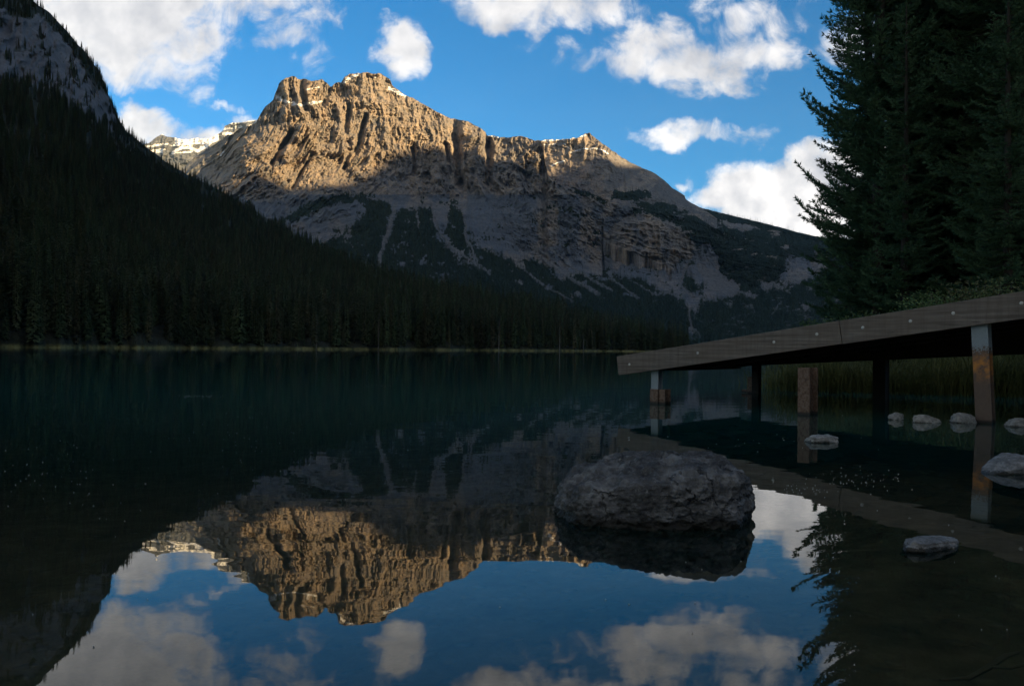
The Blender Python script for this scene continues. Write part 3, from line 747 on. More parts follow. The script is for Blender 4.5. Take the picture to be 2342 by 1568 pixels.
forest('mountain_forest', np.concatenate([Pm, Pm2, Pv]) - np.array([0, 0, .5]), np.concatenate([Hm, Hm2, Hv]), [so], 'distant conifer forest on the lower slopes of the great mountain', 6)

# bleached snags standing among the front trees
for n_, (sxp, Dd_, hh, lab) in enumerate([(1141, 520, 22, 'tall bleached dead trunk in the far forest, straight below the widest scree gully'), (1279, 570, 21, 'forked pale dead tree among conifers near the right part of the far shore'), (1333, 600, 13, 'thin grey dead trunk at the waterside toward the right end of the forest'), (728, 402, 17, 'slim whitish dead trunk close to the water in the middle of the forest'), (868, 440, 20, 'thin pale dead trunk left of centre in the far forest')]):
    u_, _ = ray(sxp, 790); mb = MB(); r = random.Random(n_)
    mb.tube([(0, 0, 0), (.1, 0, hh * .5), (.2, .1, hh)], [.22, .14, .03], 6)
    root = empty('dead_tree', (float(u_) * Dd_, Dd_ - 4, .2)); mb.build('trunk', M_SNAG, root)
    mb = MB()
    for q in range(16):
        z0 = hh * r.uniform(.35, .95); a = r.uniform(0, 6.28); l_ = r.uniform(.5, 1.6)
        mb.tube([(.1, 0, z0), (.1 + math.cos(a) * l_, math.sin(a) * l_, z0 - r.uniform(-.3, .5))], [.05, .02], 4)
    mb.build('branch', M_SNAG, root)['label'] = 'bare broken branches'
    tag(root, lab, 'dead tree')

# ------------------------------------------------------------------ lake
def m_water(t, bs):
    P = t.node('ShaderNodeNewGeometry').outputs['Position']
    rip = t.noise(t.scaled(P, (.9, 1.6, 1.)), 1., 3, .5)
    rip2 = t.noise(t.scaled(P, (4., 9., 1.)), 1., 2, .5)
    sp = t.node('ShaderNodeSeparateXYZ', {'Vector': P})
    # a light breeze ruffles the open water beyond the pier
    zone = t.math('MULTIPLY', t.mapr(sp.outputs[1], 9., 16., 0, 1, True), t.mapr(t.noise(t.scaled(P, (.05, .12, 1.)), 1., 3, .5), .40, .62))
    h = t.math('ADD', t.math('MULTIPLY', rip, .0022), t.math('MULTIPLY', t.math('MULTIPLY', rip2, zone), .0012))
    nrm = t.bump(h, 1., 1.)
    lw = t.node('ShaderNodeFresnel', {'IOR': 1.333, 'Normal': nrm}).outputs[0]
    gl = t.node('ShaderNodeBsdfGlossy', {'Color': (1, 1, 1, 1), 'Roughness': 0.0, 'Normal': nrm}).outputs[0]
    tr = t.node('ShaderNodeBsdfTransparent', {'Color': (.66, .63, .49, 1)}).outputs[0]
    df = t.node('ShaderNodeBsdfDiffuse', {'Color': (.008, .052, .046, 1)}).outputs[0]
    deep = t.mapr(sp.outputs[1], 3., 14., .12, 1., True)
    body = t.node('ShaderNodeMixShader', {0: deep, 1: tr, 2: df}).outputs[0]
    ms = t.node('ShaderNodeMixShader', {0: lw, 1: body, 2: gl}).outputs[0]
    t.l.new(ms, t.n['Material Output'].inputs[0])


M_WATER = mat('lake_water', m_water)
wg = MB(); wg.add([(-1500, -25, 0), (1500, -25, 0), (1500, 1100, 0), (-1500, 1100, 0)], [(0, 1, 2, 3)])
tag(wg.build('lake', M_WATER), 'still mountain lake mirroring the peaks and clouds', 'lake', kind='structure')


def m_bed(t, bs):
    P = t.node('ShaderNodeNewGeometry').outputs['Position']
    n = t.noise(P, 2.5, 6, .65); c = t.ramp(n, [(.3, (.06, .05, .035)), (.55, (.15, .13, .09)), (.75, (.26, .23, .17))])
    vo = t.node('ShaderNodeTexVoronoi', {'Vector': P, 'Scale': 7.}); st = t.mapr(vo.outputs['Distance'], .1, .35, 1, 0)
    c = t.mix(t.math('MULTIPLY', st, .5), c, t.mix(vo.outputs['Color'], (.12, .11, .085), (.30, .28, .23)))
    t.put(bs.inputs['Base Color'], c); bs.inputs['Roughness'].default_value = .9
    t.put(bs.inputs['Normal'], t.bump(t.math('ADD', n, st), .6, .05))


M_BED = mat('lake_bed_gravel', m_bed)
bx = np.concatenate([[-1500., -300, -80], np.linspace(-40, 60, 240), [90., 300, 1500]]); by = np.concatenate([np.linspace(-25, 22, 180), np.linspace(23, 120, 20), [300., 1100]])
BX, BY = np.meshgrid(bx, by)
BZ = -.22 - .05 * np.maximum(BY - 2, 0) - .03 * np.maximum(4 - BX, 0) * 1.5 + (fbm(BX * .9, BY * .9, 5, 801) - .5) * .22
BZ = np.where(BX > 5, np.minimum(BZ + .02 * (BX - 5), -.1), BZ); BZ = np.maximum(BZ, -1.6)
tag(link('lake_bed', mesh_np('lake_bed', np.stack([BX, BY, BZ], -1).reshape(-1, 3), grid_faces(*BX.shape), True), M_BED), 'brown stony lake bed under the shallows', 'lake bed', kind='structure')

# ------------------------------------------------------------------ right bank (ground)
def bank_y(x):
    return np.interp(x, [3, 5.4, 6.5, 8, 10, 12, 16, 30], [17, 16, 15.7, 15.0, 14.2, 13.6, 12.5, 8.])
def bank_k(x, y):
    return np.minimum(y - bank_y(x), (x - .362 * y + .25) * .95)


def bank_h(x, k):
    return np.interp(k, [-2.5, 0, .6, 2.5, 6, 20, 90], [-.8, -.02, .16, .45, .9, 2.4, 6])


bx = np.concatenate([np.linspace(3.5, 18, 220), np.linspace(18.5, 90, 60)]); by = np.concatenate([np.linspace(6, 26, 220), np.linspace(26.5, 130, 60)])
BX, BY = np.meshgrid(bx, by)
KK = bank_k(BX, BY) + (fbm(BX * .7, BY * .7, 4, 811) - .5) * 1.1
hgt = bank_h(BX, KK) + (fbm(BX * 1.2, BY * 1.2, 4, 812) - .5) * .16 * (KK > -1)
tag(link('shore', mesh_np('shore', np.stack([BX, BY, hgt], -1).reshape(-1, 3), grid_faces(*BX.shape), True, {'rock': BX * 0, 'shore': BX * 0 + .25}), M_HILL), 'grassy bank on the right where the trees stand', 'shore', kind='structure')


def ground_z(x, y):
    return float(bank_h(x, bank_k(x, y)))


# ------------------------------------------------------------------ big near conifers
def near_conifer(seed, h, Rm, pine=False, z0=.6, dz=.06):
    r = np.random.default_rng(seed); B = []; Dv = []; bark = MB()
    bark.tube([(0, 0, -.3), (.03, 0, h * .3), (-.03, .03, h * .65), (0, 0, h)], [.21, .16, .09, .02], 9)
    zc = z0
    while zc < h - .15:
        f = zc / h
        Rl = Rm * (min(1, .72 + f * 1.4) if f < .2 else 1) * (1 - f) ** .62 + .15
        a = r.uniform(0, 6.283); L = Rl * r.uniform(.62, 1.12) * (1.25 if r.random() < .08 else 1)
        ca, sa = math.cos(a), math.sin(a); slope = (.28 if pine else .05) + .5 * f - .30 * (1 - f) * (not pine) + r.uniform(-.12, .12)
        n = max(3, int(L / .10)); s = np.linspace(0, 1, n)
        up = (.32 if pine else .22) * L * s ** 2.4
        drp = -.16 * L * np.sin(s * 2.2)
        pts = np.stack([ca * L * s, sa * L * s, zc + slope * L * s + up + drp], -1)
        if L > .5: bark.tube([tuple(pts[0]), tuple(pts[n // 2]), tuple(pts[-1])], [.022 + .012 * L, .014, .004], 4)
        side = np.array([-sa, ca, 0.])
        tan = unit(np.gradient(pts, axis=0))
        for i in range(1, n):
            for sg in (-1, 1):
                if r.random() < (.16 if pine else .08): continue
                rem = (1 - s[i]); tl = (.10 + .34 * L * min(rem + .12, .55) * min(1, .4 + s[i] * 3)) * r.uniform(.6, 1.1)
                td = unit(tan[i] * r.uniform(.6, 1.0) + side * sg * r.uniform(.6, 1.) + np.array([0, 0, r.uniform(-.22, .14) + (.12 if pine else -.04)]))
                m = max(1, int(tl / .075))
                for q in range(m):
                    p = pts[i] + td * tl * (q / m); p = p + np.array([0, 0, -.05 * (q / m) * tl + (.14 * (q / m) ** 2 * tl)])
                    B.append(p); Dv.append(unit(td + np.array([0, 0, .28 * q / m]) + r.normal(0, .20, 3)))
            B.append(pts[i]); Dv.append(unit(tan[i] + r.normal(0, .15, 3)))
        zc += dz * r.uniform(.6, 1.5) * (.8 + f * .6)
    B = np.array(B); Dv = np.array(Dv); n = len(B)
    Vs = []; Fs = []; c0 = 0
    for q in range(5):
        ax = unit(np.cross(Dv, unit(r.normal(0, 1, (n, 3)))))
        spread = unit(Dv + ax * (.0, .5, -.5, .7, .35)[q])
        nn = unit(np.cross(spread, unit(r.normal(0, 1, (n, 3)))))
        V, F = kites(B, spread, nn, r.uniform(.10, .17, n) * (1.15 if pine else 1.), r.uniform(.008, .016, n) * (1.2 if pine else 1), .5)
        Vs.append(V); Fs.append(F + c0); c0 += len(V)
    me = mesh_np('crown', np.concatenate(Vs), np.concatenate(Fs)); me.materials.append(M_NEAR)
    bm_ = bpy.data.meshes.new('trunk'); bm_.from_pydata(bark.v, [], bark.f); bm_.materials.append(M_BARK)
    return me, bm_


TREES = {'pine': near_conifer(11, 24., 2.3, True), 'spruce': near_conifer(12, 23., 2.6), 'slim': near_conifer(13, 16., 1.9), 'broad': near_conifer(14, 22., 3.0)}
placing = [  # kind, px of trunk, distance, scale, label
    ('pine', 2010, 23.5, 1.0, 'conifer at the left edge of the near grove, branches reaching out over the lake'),
    ('spruce', 2105, 26.0, 1.0, 'tall spruce just behind the grove edge, second trunk from the lake side'),
    ('slim', 2070, 21.5, .62, 'young spruce low at the left foot of the near grove above the bushes'),
    ('broad', 2190, 24.0, 1.0, 'broad dark spruce in the middle of the near grove'),
    ('spruce', 2275, 22.0, .95, 'spruce with a dark straight trunk right of the middle of the near grove'),
    ('pine', 2240, 28.0, 1.1, 'tall conifer standing at the back of the near grove, sky gaps beside it'),
    ('broad', 2345, 20.0, .9, 'big spruce cut by the right edge of the picture'),
    ('slim', 2305, 18.6, .60, 'smaller spruce with light sprays at the right edge, above the pier'),
    ('spruce', 2420, 25.0, 1.1, 'spruce mostly outside the right edge, behind the others'),
    ('broad', 2140, 31.0, 1.15, 'rear spruce filling the gap behind the second and third trunks'),
    ('slim', 1985, 27.0, 1.2, 'slim spruce behind the branches of the leftmost conifer'),
    ('broad', 2215, 33.0, 1.2, 'farthest spruce, in the gap left of the dark straight trunk'),
    ('spruce', 2060, 28.0, 1.05, 'dense spruce between the leftmost conifer and the tall one beside it'),
    ('spruce', 1990, 25.0, .36, 'low spruce at the bottom left corner of the near grove'),
]
for n_, (kd, px_, D_, s_, lab) in enumerate(placing):
    u_, _ = ray(px_, 700); x_, y_ = float(u_) * D_, D_
    root = empty('conifer', (x_, y_, ground_z(x_, y_) - .1), [1.9, .4, 2.2, 4.0, 5.1, .9, 3.3, 1.2, 2.9, 5.7, .2, 3.9, 1.5, 4.4][n_]); root.scale = (s_, s_, s_)
    for nm, me in (('crown', TREES[kd][0]), ('trunk', TREES[kd][1])):
        o = bpy.data.objects.new(nm, me); COL.objects.link(o); o.parent = root
    tag(root, lab, 'conifer', 'big conifers on the right bank')

# ------------------------------------------------------------------ shrubs on the bank
def shrub_mesh(seed, h, rad, n):
    r = np.random.default_rng(seed); st = MB(); B = []; Dv = []
    for k_ in range(16):
        a = r.uniform(0, 6.283); lean = r.uniform(.1, 1.) * rad; hh = h * r.uniform(.55, 1.)
        pts = [(math.cos(a) * lean * t_ ** 1.4, math.sin(a) * lean * t_ ** 1.4, hh * t_) for t_ in (0, .35, .7, 1.)]
        st.tube(pts, [.014, .011, .008, .003], 4)
        pa = np.array(pts)
        for q in range(n // 16):
            t_ = r.uniform(.12, 1.) ** .8; p = np.array([np.interp(t_, [0, .35, .7, 1], pa[:, i]) for i in range(3)])
            B.append(p + r.normal(0, .09 + .06 * h, 3) * np.array([1, 1, .6])); Dv.append(unit(r.normal(0, 1, 3) + np.array([math.cos(a), math.sin(a), .5])))
    B = np.array(B); Dv = np.array(Dv); m = len(B)
    V, F = kites(B, Dv, unit(np.cross(Dv, unit(r.normal(0, 1, (m, 3))))), r.uniform(.05, .10, m), r.uniform(.012, .022, m), .5)
    me = mesh_np('foliage', V, F); me.materials.append(M_LEAF)
    sm = bpy.data.meshes.new('stem'); sm.from_pydata(st.v, [], st.f); sm.materials.append(M_BARK); return me, sm


SH = [shrub_mesh(31, 1.6, .9, 3600), shrub_mesh(32, 2.2, 1.1, 4800), shrub_mesh(33, 1.1, .8, 2600)]
for n_, (px_, D_, k_, s_, lab) in enumerate([
        (1905, 19.5, 0, .85, 'leafy green bush at the left end of the bank above the pier beam'), (1960, 18.6, 0, .9, 'rounded bush just right of the leftmost bush under the near conifers'), (2030, 18.2, 2, 1.1, 'low bush between the leftmost bushes and the browner one'),
        (2120, 17.8, 0, 1.05, 'brownish bush behind the middle stretch of the beam'), (2185, 17.2, 1, .82, 'tall loose yellowish bush behind the pier beam'), (2255, 16.8, 0, 1.15, 'dense bush left of the tallest one at the right edge'),
        (2320, 16.0, 1, 1.0, 'tallest bush, at the right edge above the beam'), (2390, 15.4, 1, .95, 'bush mostly outside the right edge'), (1870, 21.5, 2, .9, 'smallest bush at the tip of the bank')]):
    u_, _ = ray(px_, 700); x_, y_ = float(u_) * D_, D_
    root = empty('bush', (x_, y_, ground_z(x_, y_) - .03), n_ * 1.3); root.scale = (s_, s_, s_)
    for nm, me in (('foliage', SH[k_][0]), ('stem', SH[k_][1])):
        o = bpy.data.objects.new(nm, me); COL.objects.link(o); o.parent = root
    tag(root, lab, 'bush', 'bushes on the right bank')

# grass and reeds along the bank
r = np.random.default_rng(77); n = 15000
gx = r.uniform(5.4, 16, n); gk = r.exponential(.7, n) - .35; gy_ = bank_y(gx) + gk
gz = np.array([ground_z(a, b) for a, b in zip(gx, gy_)]) - .05
B = np.stack([gx, gy_, gz], -1); a = r.uniform(0, 6.283, n); hh = r.uniform(.3, 1.1, n) * (.55 + .8 * fbm(gx * 1.3, gx * 0 + gk, 3, 821))
ln_ = r.uniform(.1, 1.0, n) ** 1.3; side = np.stack([np.cos(a + 1.57), np.sin(a + 1.57), 0 * a], -1) * r.uniform(.004, .009, n)[:, None]
mid = B + np.stack([np.cos(a) * ln_ * .3 * hh, np.sin(a) * ln_ * .3 * hh, .55 * hh], -1)
tip = B + np.stack([np.cos(a) * ln_ * hh * 1.2, np.sin(a) * ln_ * hh * 1.2, hh * (1 - .35 * ln_)], -1)
V = np.stack([B - side, B + side, mid + side, mid - side, tip, tip], 1)
F = np.concatenate([np.stack([np.arange(n) * 6 + i for i in (0, 1, 2, 3)], -1)]); F2 = np.stack([np.arange(n) * 6 + i for i in (3, 2, 4, 5)], -1)
M_GRASS = mat('reed_blades', foliage((.03, .06, .018), (.085, .10, .03), (.13, .12, .045)))
go_ = link('grass', mesh_np('grass', V.reshape(-1, 3), np.concatenate([F, F2])), M_GRASS)
tag(go_, 'tall reedy grass at the water edge under the pier', 'grass', kind='stuff')

# ------------------------------------------------------------------ pier
def m_wood(t, bs):
    O = t.node('ShaderNodeTexCoord').outputs['Object']
    grain = t.noise(t.scaled(O, (1.2, 30., 30.)), 1., 6, .65, .3)
    drip = t.noise(t.scaled(O, (17., 3., 1.2)), 1., 5, .7)
    big = t.noise(O, 1.1, 4, .6)
    c = t.ramp(grain, [(.3, (.07, .058, .048)), (.5, (.135, .115, .098)), (.7, (.22, .195, .17))])
    c = t.mix(t.mapr(drip, .45, .75, 0, .6), c, (.042, .034, .028))
    c = t.mix(t.mapr(big, .38, .66, .1, .7), c, t.mix(grain, (.075, .056, .042), (.17, .135, .105)))
    cr = t.noise(t.scaled(O, (2.2, 2., 70.)), 1., 3, .5, .6); c = t.mix(t.mapr(cr, .66, .70, 0, .8), c, (.02, .016, .013))
    t.put(bs.inputs['Base Color'], c); bs.inputs['Roughness'].default_value = .8
    t.put(bs.inputs['Normal'], t.bump(t.math('ADD', grain, t.math('MULTIPLY', drip, .3)), .5, .006))


M_WOOD = mat('weathered_timber', m_wood)
M_SHADEWOOD = mat('shade_darkened_timber', lambda t, bs: (t.put(bs.inputs['Base Color'], t.mix(t.noise(t.scaled(t.node('ShaderNodeTexCoord').outputs['Object'], (2., 20., 20.)), 1., 4, .6), (.012, .010, .009), (.035, .03, .026))), t.put(bs.inputs['Roughness'], .9)))  # timber under the deck: its shade is put into the near-black colour


def m_steel(rust):
    def f(t, bs):
        P = t.node('ShaderNodeNewGeometry').outputs['Position']; sp = t.node('ShaderNodeSeparateXYZ', {'Vector': P})
        n = t.noise(P, 28., 6, .7); nb = t.noise(P, 7., 3, .5)
        rc = t.ramp(n, [(.32, (.035, .022, .016)), (.46, (.10, .055, .034)), (.56, (.15, .105, .075)), (.68, (.09, .066, .052))])
        if rust == 'upper':     # galvanised above, a rust bloom, brown below
            zz_ = t.math('ADD', sp.outputs[2], t.math('MULTIPLY_ADD', n, .16, -.08))
            rc = t.mix(t.math('MULTIPLY', t.math('MULTIPLY', t.mapr(zz_, .42, .62, 0, 1, True), t.mapr(zz_, .66, .84, 1, 0, True)), t.mapr(t.noise(P, 16., 4, .6), .36, .62)), t.mix(n, (.07, .045, .032), (.14, .10, .078)), (.42, .17, .04))
            f_ = t.mapr(t.math('ADD', zz_, t.math('MULTIPLY_ADD', t.noise(P, 60., 3, .6), .3, -.15)), .80, .86, 0, 1, True)
        elif rust == 'none': f_ = t.mapr(sp.outputs[2], .03, .08)
        else: f_ = 0.
        c = t.mix(f_, rc, t.mix(n, (.16, .19, .21), (.24, .28, .30)))
        c = t.mix(t.mapr(sp.outputs[2], .02, .045, 1, 0), c, (.02, .016, .012))
        t.put(bs.inputs['Base Color'], c); bs.inputs['Roughness'].default_value = .6; t.put(bs.inputs['Normal'], t.bump(n, .5, .004))
    return f


M_ST_A = mat('rust_bloomed_steel', m_steel('upper')); M_ST_B = mat('galvanised_steel', m_steel('none')); M_ST_C = mat('rusty_steel', m_steel('all'))
M_BOLT = mat('bolt_steel', lambda t, bs: (t.put(bs.inputs['Base Color'], (.45, .43, .40, 1)), t.put(bs.inputs['Metallic'], .6), t.put(bs.inputs['Roughness'], .5)))

DA, DB = 12.18, 8.48
pa = at(1410., 815., DA); pb = at(2342., 665., DB)
dx, dy = pb[0] - pa[0], pb[1] - pa[1]; L0 = math.hypot(dx, dy); alpha_ = math.atan2(pb[2] - pa[2], L0)
rz = math.atan2(dy, dx); pier = empty('pier', (pa[0], pa[1], 0), rz)
tag(pier, 'weathered wooden ramp pier on steel posts rising to the right over the water', 'pier')
Z0 = pa[2]; sa_, ca_ = math.sin(alpha_), math.cos(alpha_)
tilt = lambda p: (p[0] * ca_ - p[2] * sa_ * 1., p[1], Z0 + p[0] * sa_ + p[2] * ca_)


def loc_x(px_):
    """position along the near beam (local x) seen at a pixel column"""
    u_, _ = ray(px_, 780); u_ = float(u_); t_ = (u_ * pa[1] - pa[0]) / (dx - u_ * dy); return t_ * L0


xj = loc_x(1925); TH = .292; WID = 4.0; XE = 8.2
mb = MB(); mb.box(0, xj - .004, 0, .045, -TH, 0, tilt); mb.build('rim_board', M_WOOD, pier, .006)
mb = MB(); mb.box(xj + .004, XE, .0, .045, -TH - .004, -.002, tilt); mb.build('rim_board', M_WOOD, pier, .006)
mb = MB(); mb.box(.05, XE, .047, .10, -TH + .02, -.052, tilt); mb.build('inner_beam', M_SHADEWOOD, pier)
# deck planks laid across
mb = MB(); x_ = -.02; rr_ = random.Random(3)
while x_ < XE:
    mb.box(x_ + .03, x_ + .168, .047, WID - .125, -.046 + rr_.uniform(-.001, .001), -.004 + rr_.uniform(-.002, .002), tilt); x_ += .145
mb.build('deck_planking', M_WOOD, pier)
# far side stringer deepens to the right, end beam, joists
def farz(x): return .50 + .060 * x
mb = MB(); xs = [0.02, XE]
mb.hexa([(xs[0], WID - .12, farz(xs[0])), (xs[1], WID - .12, farz(xs[1])), (xs[1], WID, farz(xs[1])), (xs[0], WID, farz(xs[0])),
         tilt((xs[0], WID - .12, -.003)), tilt((xs[1], WID - .12, -.003)), tilt((xs[1], WID, -.003)), tilt((xs[0], WID, -.003))])
mb.build('stringer', M_SHADEWOOD, pier)
mb = MB(); mb.box(.002, .05, .05, WID - .13, -.24, -.052, tilt); mb.build('end_beam', M_SHADEWOOD, pier)
for xx in np.arange(.9, XE, .8):
    mb = MB(); mb.box(xx, xx + .07, .12, WID - .14, -.22, -.052, tilt); mb.build('joist', M_SHADEWOOD, pier)
for xx in (1.5, 2.6):
    mb = MB(); mb.box(.6, XE, xx, xx + .09, -.27, -.225, tilt); mb.build('stringer', M_SHADEWOOD, pier)
# bolts
for (bpx, bpy_) in [(1440, 833), (1596, 807), (1770, 782), (1868, 764), (1973, 749), (2082, 734), (2180, 716), (2336, 693)]:
    xx = loc_x(bpx); Dp = pa[1] + dy * xx / L0; zz_ = float(at(bpx, bpy_, Dp)[2]); mb = MB()
    for (y0, y1, rad) in ((-.004, .0, .020), (-.014, -.004, .011)):
        mb.tube([(xx, y1, zz_), (xx, y0, zz_)], [rad, rad * .8], 10)
    mb.build('bolt', M_BOLT, pier, smooth=False)
# knots and cracks are in the timber; posts


def w2l(x, y):
    ax, ay = x - pa[0], y - pa[1]; return ax * math.cos(rz) + ay * math.sin(rz), -ax * math.sin(rz) + ay * math.cos(rz)


def hbeam(mb, cx, cy, z0, z1, fw, dp, th=.014, top=(0, 0)):
    """H section: flanges across x, web along y; top = offset of the upper end (lean)"""
    def fn(p):
        f = (p[2] - z0) / (z1 - z0); return (p[0] + top[0] * f, p[1] + top[1] * f, p[2])
    mb.box(cx - fw / 2, cx + fw / 2, cy, cy + th, z0, z1, fn); mb.box(cx - fw / 2, cx + fw / 2, cy + dp - th, cy + dp, z0, z1, fn)
    mb.box(cx - th / 2, cx + th / 2, cy + th + .001, cy + dp - th - .001, z0, z1, fn)


def wl(px_, py_): x, y, _ = on_water(px_, py_); return x, y


# near left post with its stub
x, y = wl(1497, 921); lx, ly = w2l(x, y); mb = MB(); hbeam(mb, lx, max(ly, .06), -.9, Z0 + lx * sa_ - TH + .01, .125, .12)
p1 = mb.build('post', M_ST_B, pier); p1['label'] = 'pale steel post under the low end of the ramp'
x, y = wl(1499, 922.5); lx2, ly2 = w2l(x, y); mb = MB(); hbeam(mb, lx2 + .005, ly2 - .05, -.5, .215, .135, .045, .012); hbeam(mb, lx2 + .13, ly2 - .03, -.5, .215, .10, .16, .014)
mb.build('bracket', M_ST_C, p1)
# far left post, stub and arm
x, y = wl(1738, 899); lx, ly = w2l(x, y); mb = MB(); hbeam(mb, lx, min(ly, WID - .2), -1.2, farz(lx) + .02, .13, .12)
p2 = mb.build('post', M_SHADEWOOD, pier); p2['label'] = 'dark far post under the low end of the ramp'
x, y = wl(1722, 899); lx2, ly2 = w2l(x, y); mb = MB(); hbeam(mb, lx2 - .02, ly2 - .02, -.5, .31, .16, .10, .014); mb.box(lx2 - .22, lx2 - .1, ly2 - .02, ly2 + .04, .01, .07)
mb.build('bracket', M_ST_C, p2)
# dark post in the middle, far row
x, y = float(ray(2010., 850.)[0]) * 13.1, 13.1; lx, ly = w2l(x, y); mb = MB(); hbeam(mb, lx, WID - .24, -1.2, farz(lx) + .01, .20, .20, .03); mb.box(lx - .09, lx + .09, WID - .2, WID - .08, -1.2, farz(lx))
mb.build('post', M_SHADEWOOD, pier)['label'] = 'thick black post under the far stringer'  # black colour carries the deck's shade on this unlit post
# right near post, leaning
x, y = wl(2254, 967); lx, ly = w2l(x, y); mb = MB(); xt = loc_x(2238)
hbeam(mb, lx, ly, -.35, Z0 + xt * sa_ - TH + .02, .165, .16, .014, ((xt - lx) * 1.25, max(.06 - ly, -.15)))
mb.build('post', M_ST_A, pier)['label'] = 'leaning steel post, pale at the top with an orange rust patch'
# free-standing rusty pile
x, y = wl(1832, 948); mb = MB(); hbeam(mb, 0, 0, -.6, .585, .15, .26, .016)
pile = mb.build('steel_pile', M_ST_C); pile.location = (x + .03, y, 0); pile.rotation_euler = (0, 0, rz)
tag(pile, 'rusty brown steel pile standing free in front of the pier beam', 'pile')

# ------------------------------------------------------------------ stones
def m_stone(c1, c2, c3, wet, sc=1., algae=1.):
    def f(t, bs):
        O = t.node('ShaderNodeTexCoord').outputs['Object']; P = t.node('ShaderNodeNewGeometry').outputs['Position']
        sp = t.node('ShaderNodeSeparateXYZ', {'Vector': P})
        n = t.noise(O, 5. * sc, 8, .68, .3); n2 = t.noise(O, 22. * sc, 6, .7); v = t.noise(t.scaled(O, (2., 2., 9.)), 2. * sc, 5, .6, .8)
        c = t.ramp(n, [(.32, c1), (.5, c2), (.68, c3)])
        c = t.mix(t.mapr(n2, .5, .72, 0, .5), c, c3); c = t.mix(t.mapr(v, .58, .70, 0, .35), c, c1)
        ed = t.math('ADD', sp.outputs[2], t.math('MULTIPLY_ADD', n2, .05, -.025)); ed = t.math('ADD', ed, t.math('MULTIPLY_ADD', t.noise(O, 4., 3, .5), .06, -.03))
        wf = t.mapr(ed, wet * .8, wet * 1.15, 1, 0)
        ve = t.node('ShaderNodeTexVoronoi', {'Vector': t.vm('ADD', O, t.vm('MULTIPLY', t.noise(O, 5. * sc, 5, .65, out='Color'), .22 / sc)), 'Scale': 4.2 * sc}, feature='DISTANCE_TO_EDGE').outputs['Distance']
        crk = t.math('MULTIPLY', t.mapr(ve, .0, .022, 1, 0), t.mapr(t.noise(O, 3. * sc, 3, .5), .45, .6))
        c = t.mix(t.math('MULTIPLY', crk, .75), c, (.01, .01, .01))
        c = t.mix(t.math('MULTIPLY', t.mapr(t.noise(O, 42. * sc, 4, .7), .60, .70), .45), c, t.vm('MULTIPLY', c3, (1.3, 1.3, 1.25)))
        wet_c = t.vm('MULTIPLY', c, (.34, .32, .27)); c = t.mix(wf, c, wet_c)
        band = t.math('MULTIPLY', t.mapr(sp.outputs[2], -.05, -.01), wf)
        c = t.mix(t.math('MULTIPLY', band, algae), c, (.012, .011, .008)); t.put(bs.inputs['Base Color'], c)
        t.put(bs.inputs['Roughness'], t.mapr(wf, 0, 1, .85, .5))
        h = t.math('ADD', t.math('MULTIPLY', n, 1.), t.math('ADD', t.math('MULTIPLY', n2, .35), t.math('SUBTRACT', t.math('MULTIPLY', v, .5), t.math('MULTIPLY', crk, .8))))
        t.put(bs.inputs['Normal'], t.bump(h, 1., .03 / sc ** .5))
    return f


M_BOULD = mat('dark_limestone', m_stone((.020, .020, .020), (.062, .061, .060), (.20, .196, .19), .035))
M_GREY = mat('grey_limestone', m_stone((.05, .048, .045), (.13, .125, .118), (.27, .26, .245), .012, 3., .6))
M_PALE = mat('pale_limestone', m_stone((.09, .085, .075), (.20, .19, .17), (.36, .345, .315), .008, 3., .5))


def rock_mesh(seed, rx, ry, rz_, sub=5, boxy=.6, rough=.16, cuts=10, outline=None):
    import bmesh
    bm = bmesh.new(); bmesh.ops.create_cube(bm, size=2); bmesh.ops.subdivide_edges(bm, edges=bm.edges[:], cuts=2 ** sub - 1, use_grid_fill=True)
    V = np.array([v.co[:] for v in bm.verts]); nrm = unit(V); m = np.max(np.abs(V), axis=1, keepdims=True)
    P_ = nrm * (1 - boxy) + (V / m) * boxy * .86
    r = np.random.default_rng(seed)
    for q in range(cuts):          # broken planes
        d = unit(r.normal(0, 1, 3) * np.array([1, 1, .6])); lim_ = r.uniform(.72, .92)
        s = P_ @ d; P_ = P_ - np.maximum(s - lim_, 0)[:, None] * d * .85
    a = V * 1.; n3 = lambda k, s, o: (fbm(a[:, 0] * k + 5 * a[:, 2], a[:, 1] * k + 3 * a[:, 2] + 40, o, s, .55) + fbm(a[:, 2] * k + 11, a[:, 0] * k - a[:, 1] * k, o, s + 50, .55)) / 2 - .5
    dsp = n3(1.6, seed, 6) * rough * 2.6 - np.abs(n3(3.1, seed + 7, 6)) * rough * 1.8
    P_ = P_ * (1 + dsp[:, None]); P_ = P_ * np.array([rx, ry, rz_])
    for v, c in zip(bm.verts, P_): v.co = c
    me = bpy.data.meshes.new('rock'); bm.to_mesh(me); bm.free(); me.polygons.foreach_set('use_smooth', [True] * len(me.polygons))
    return me


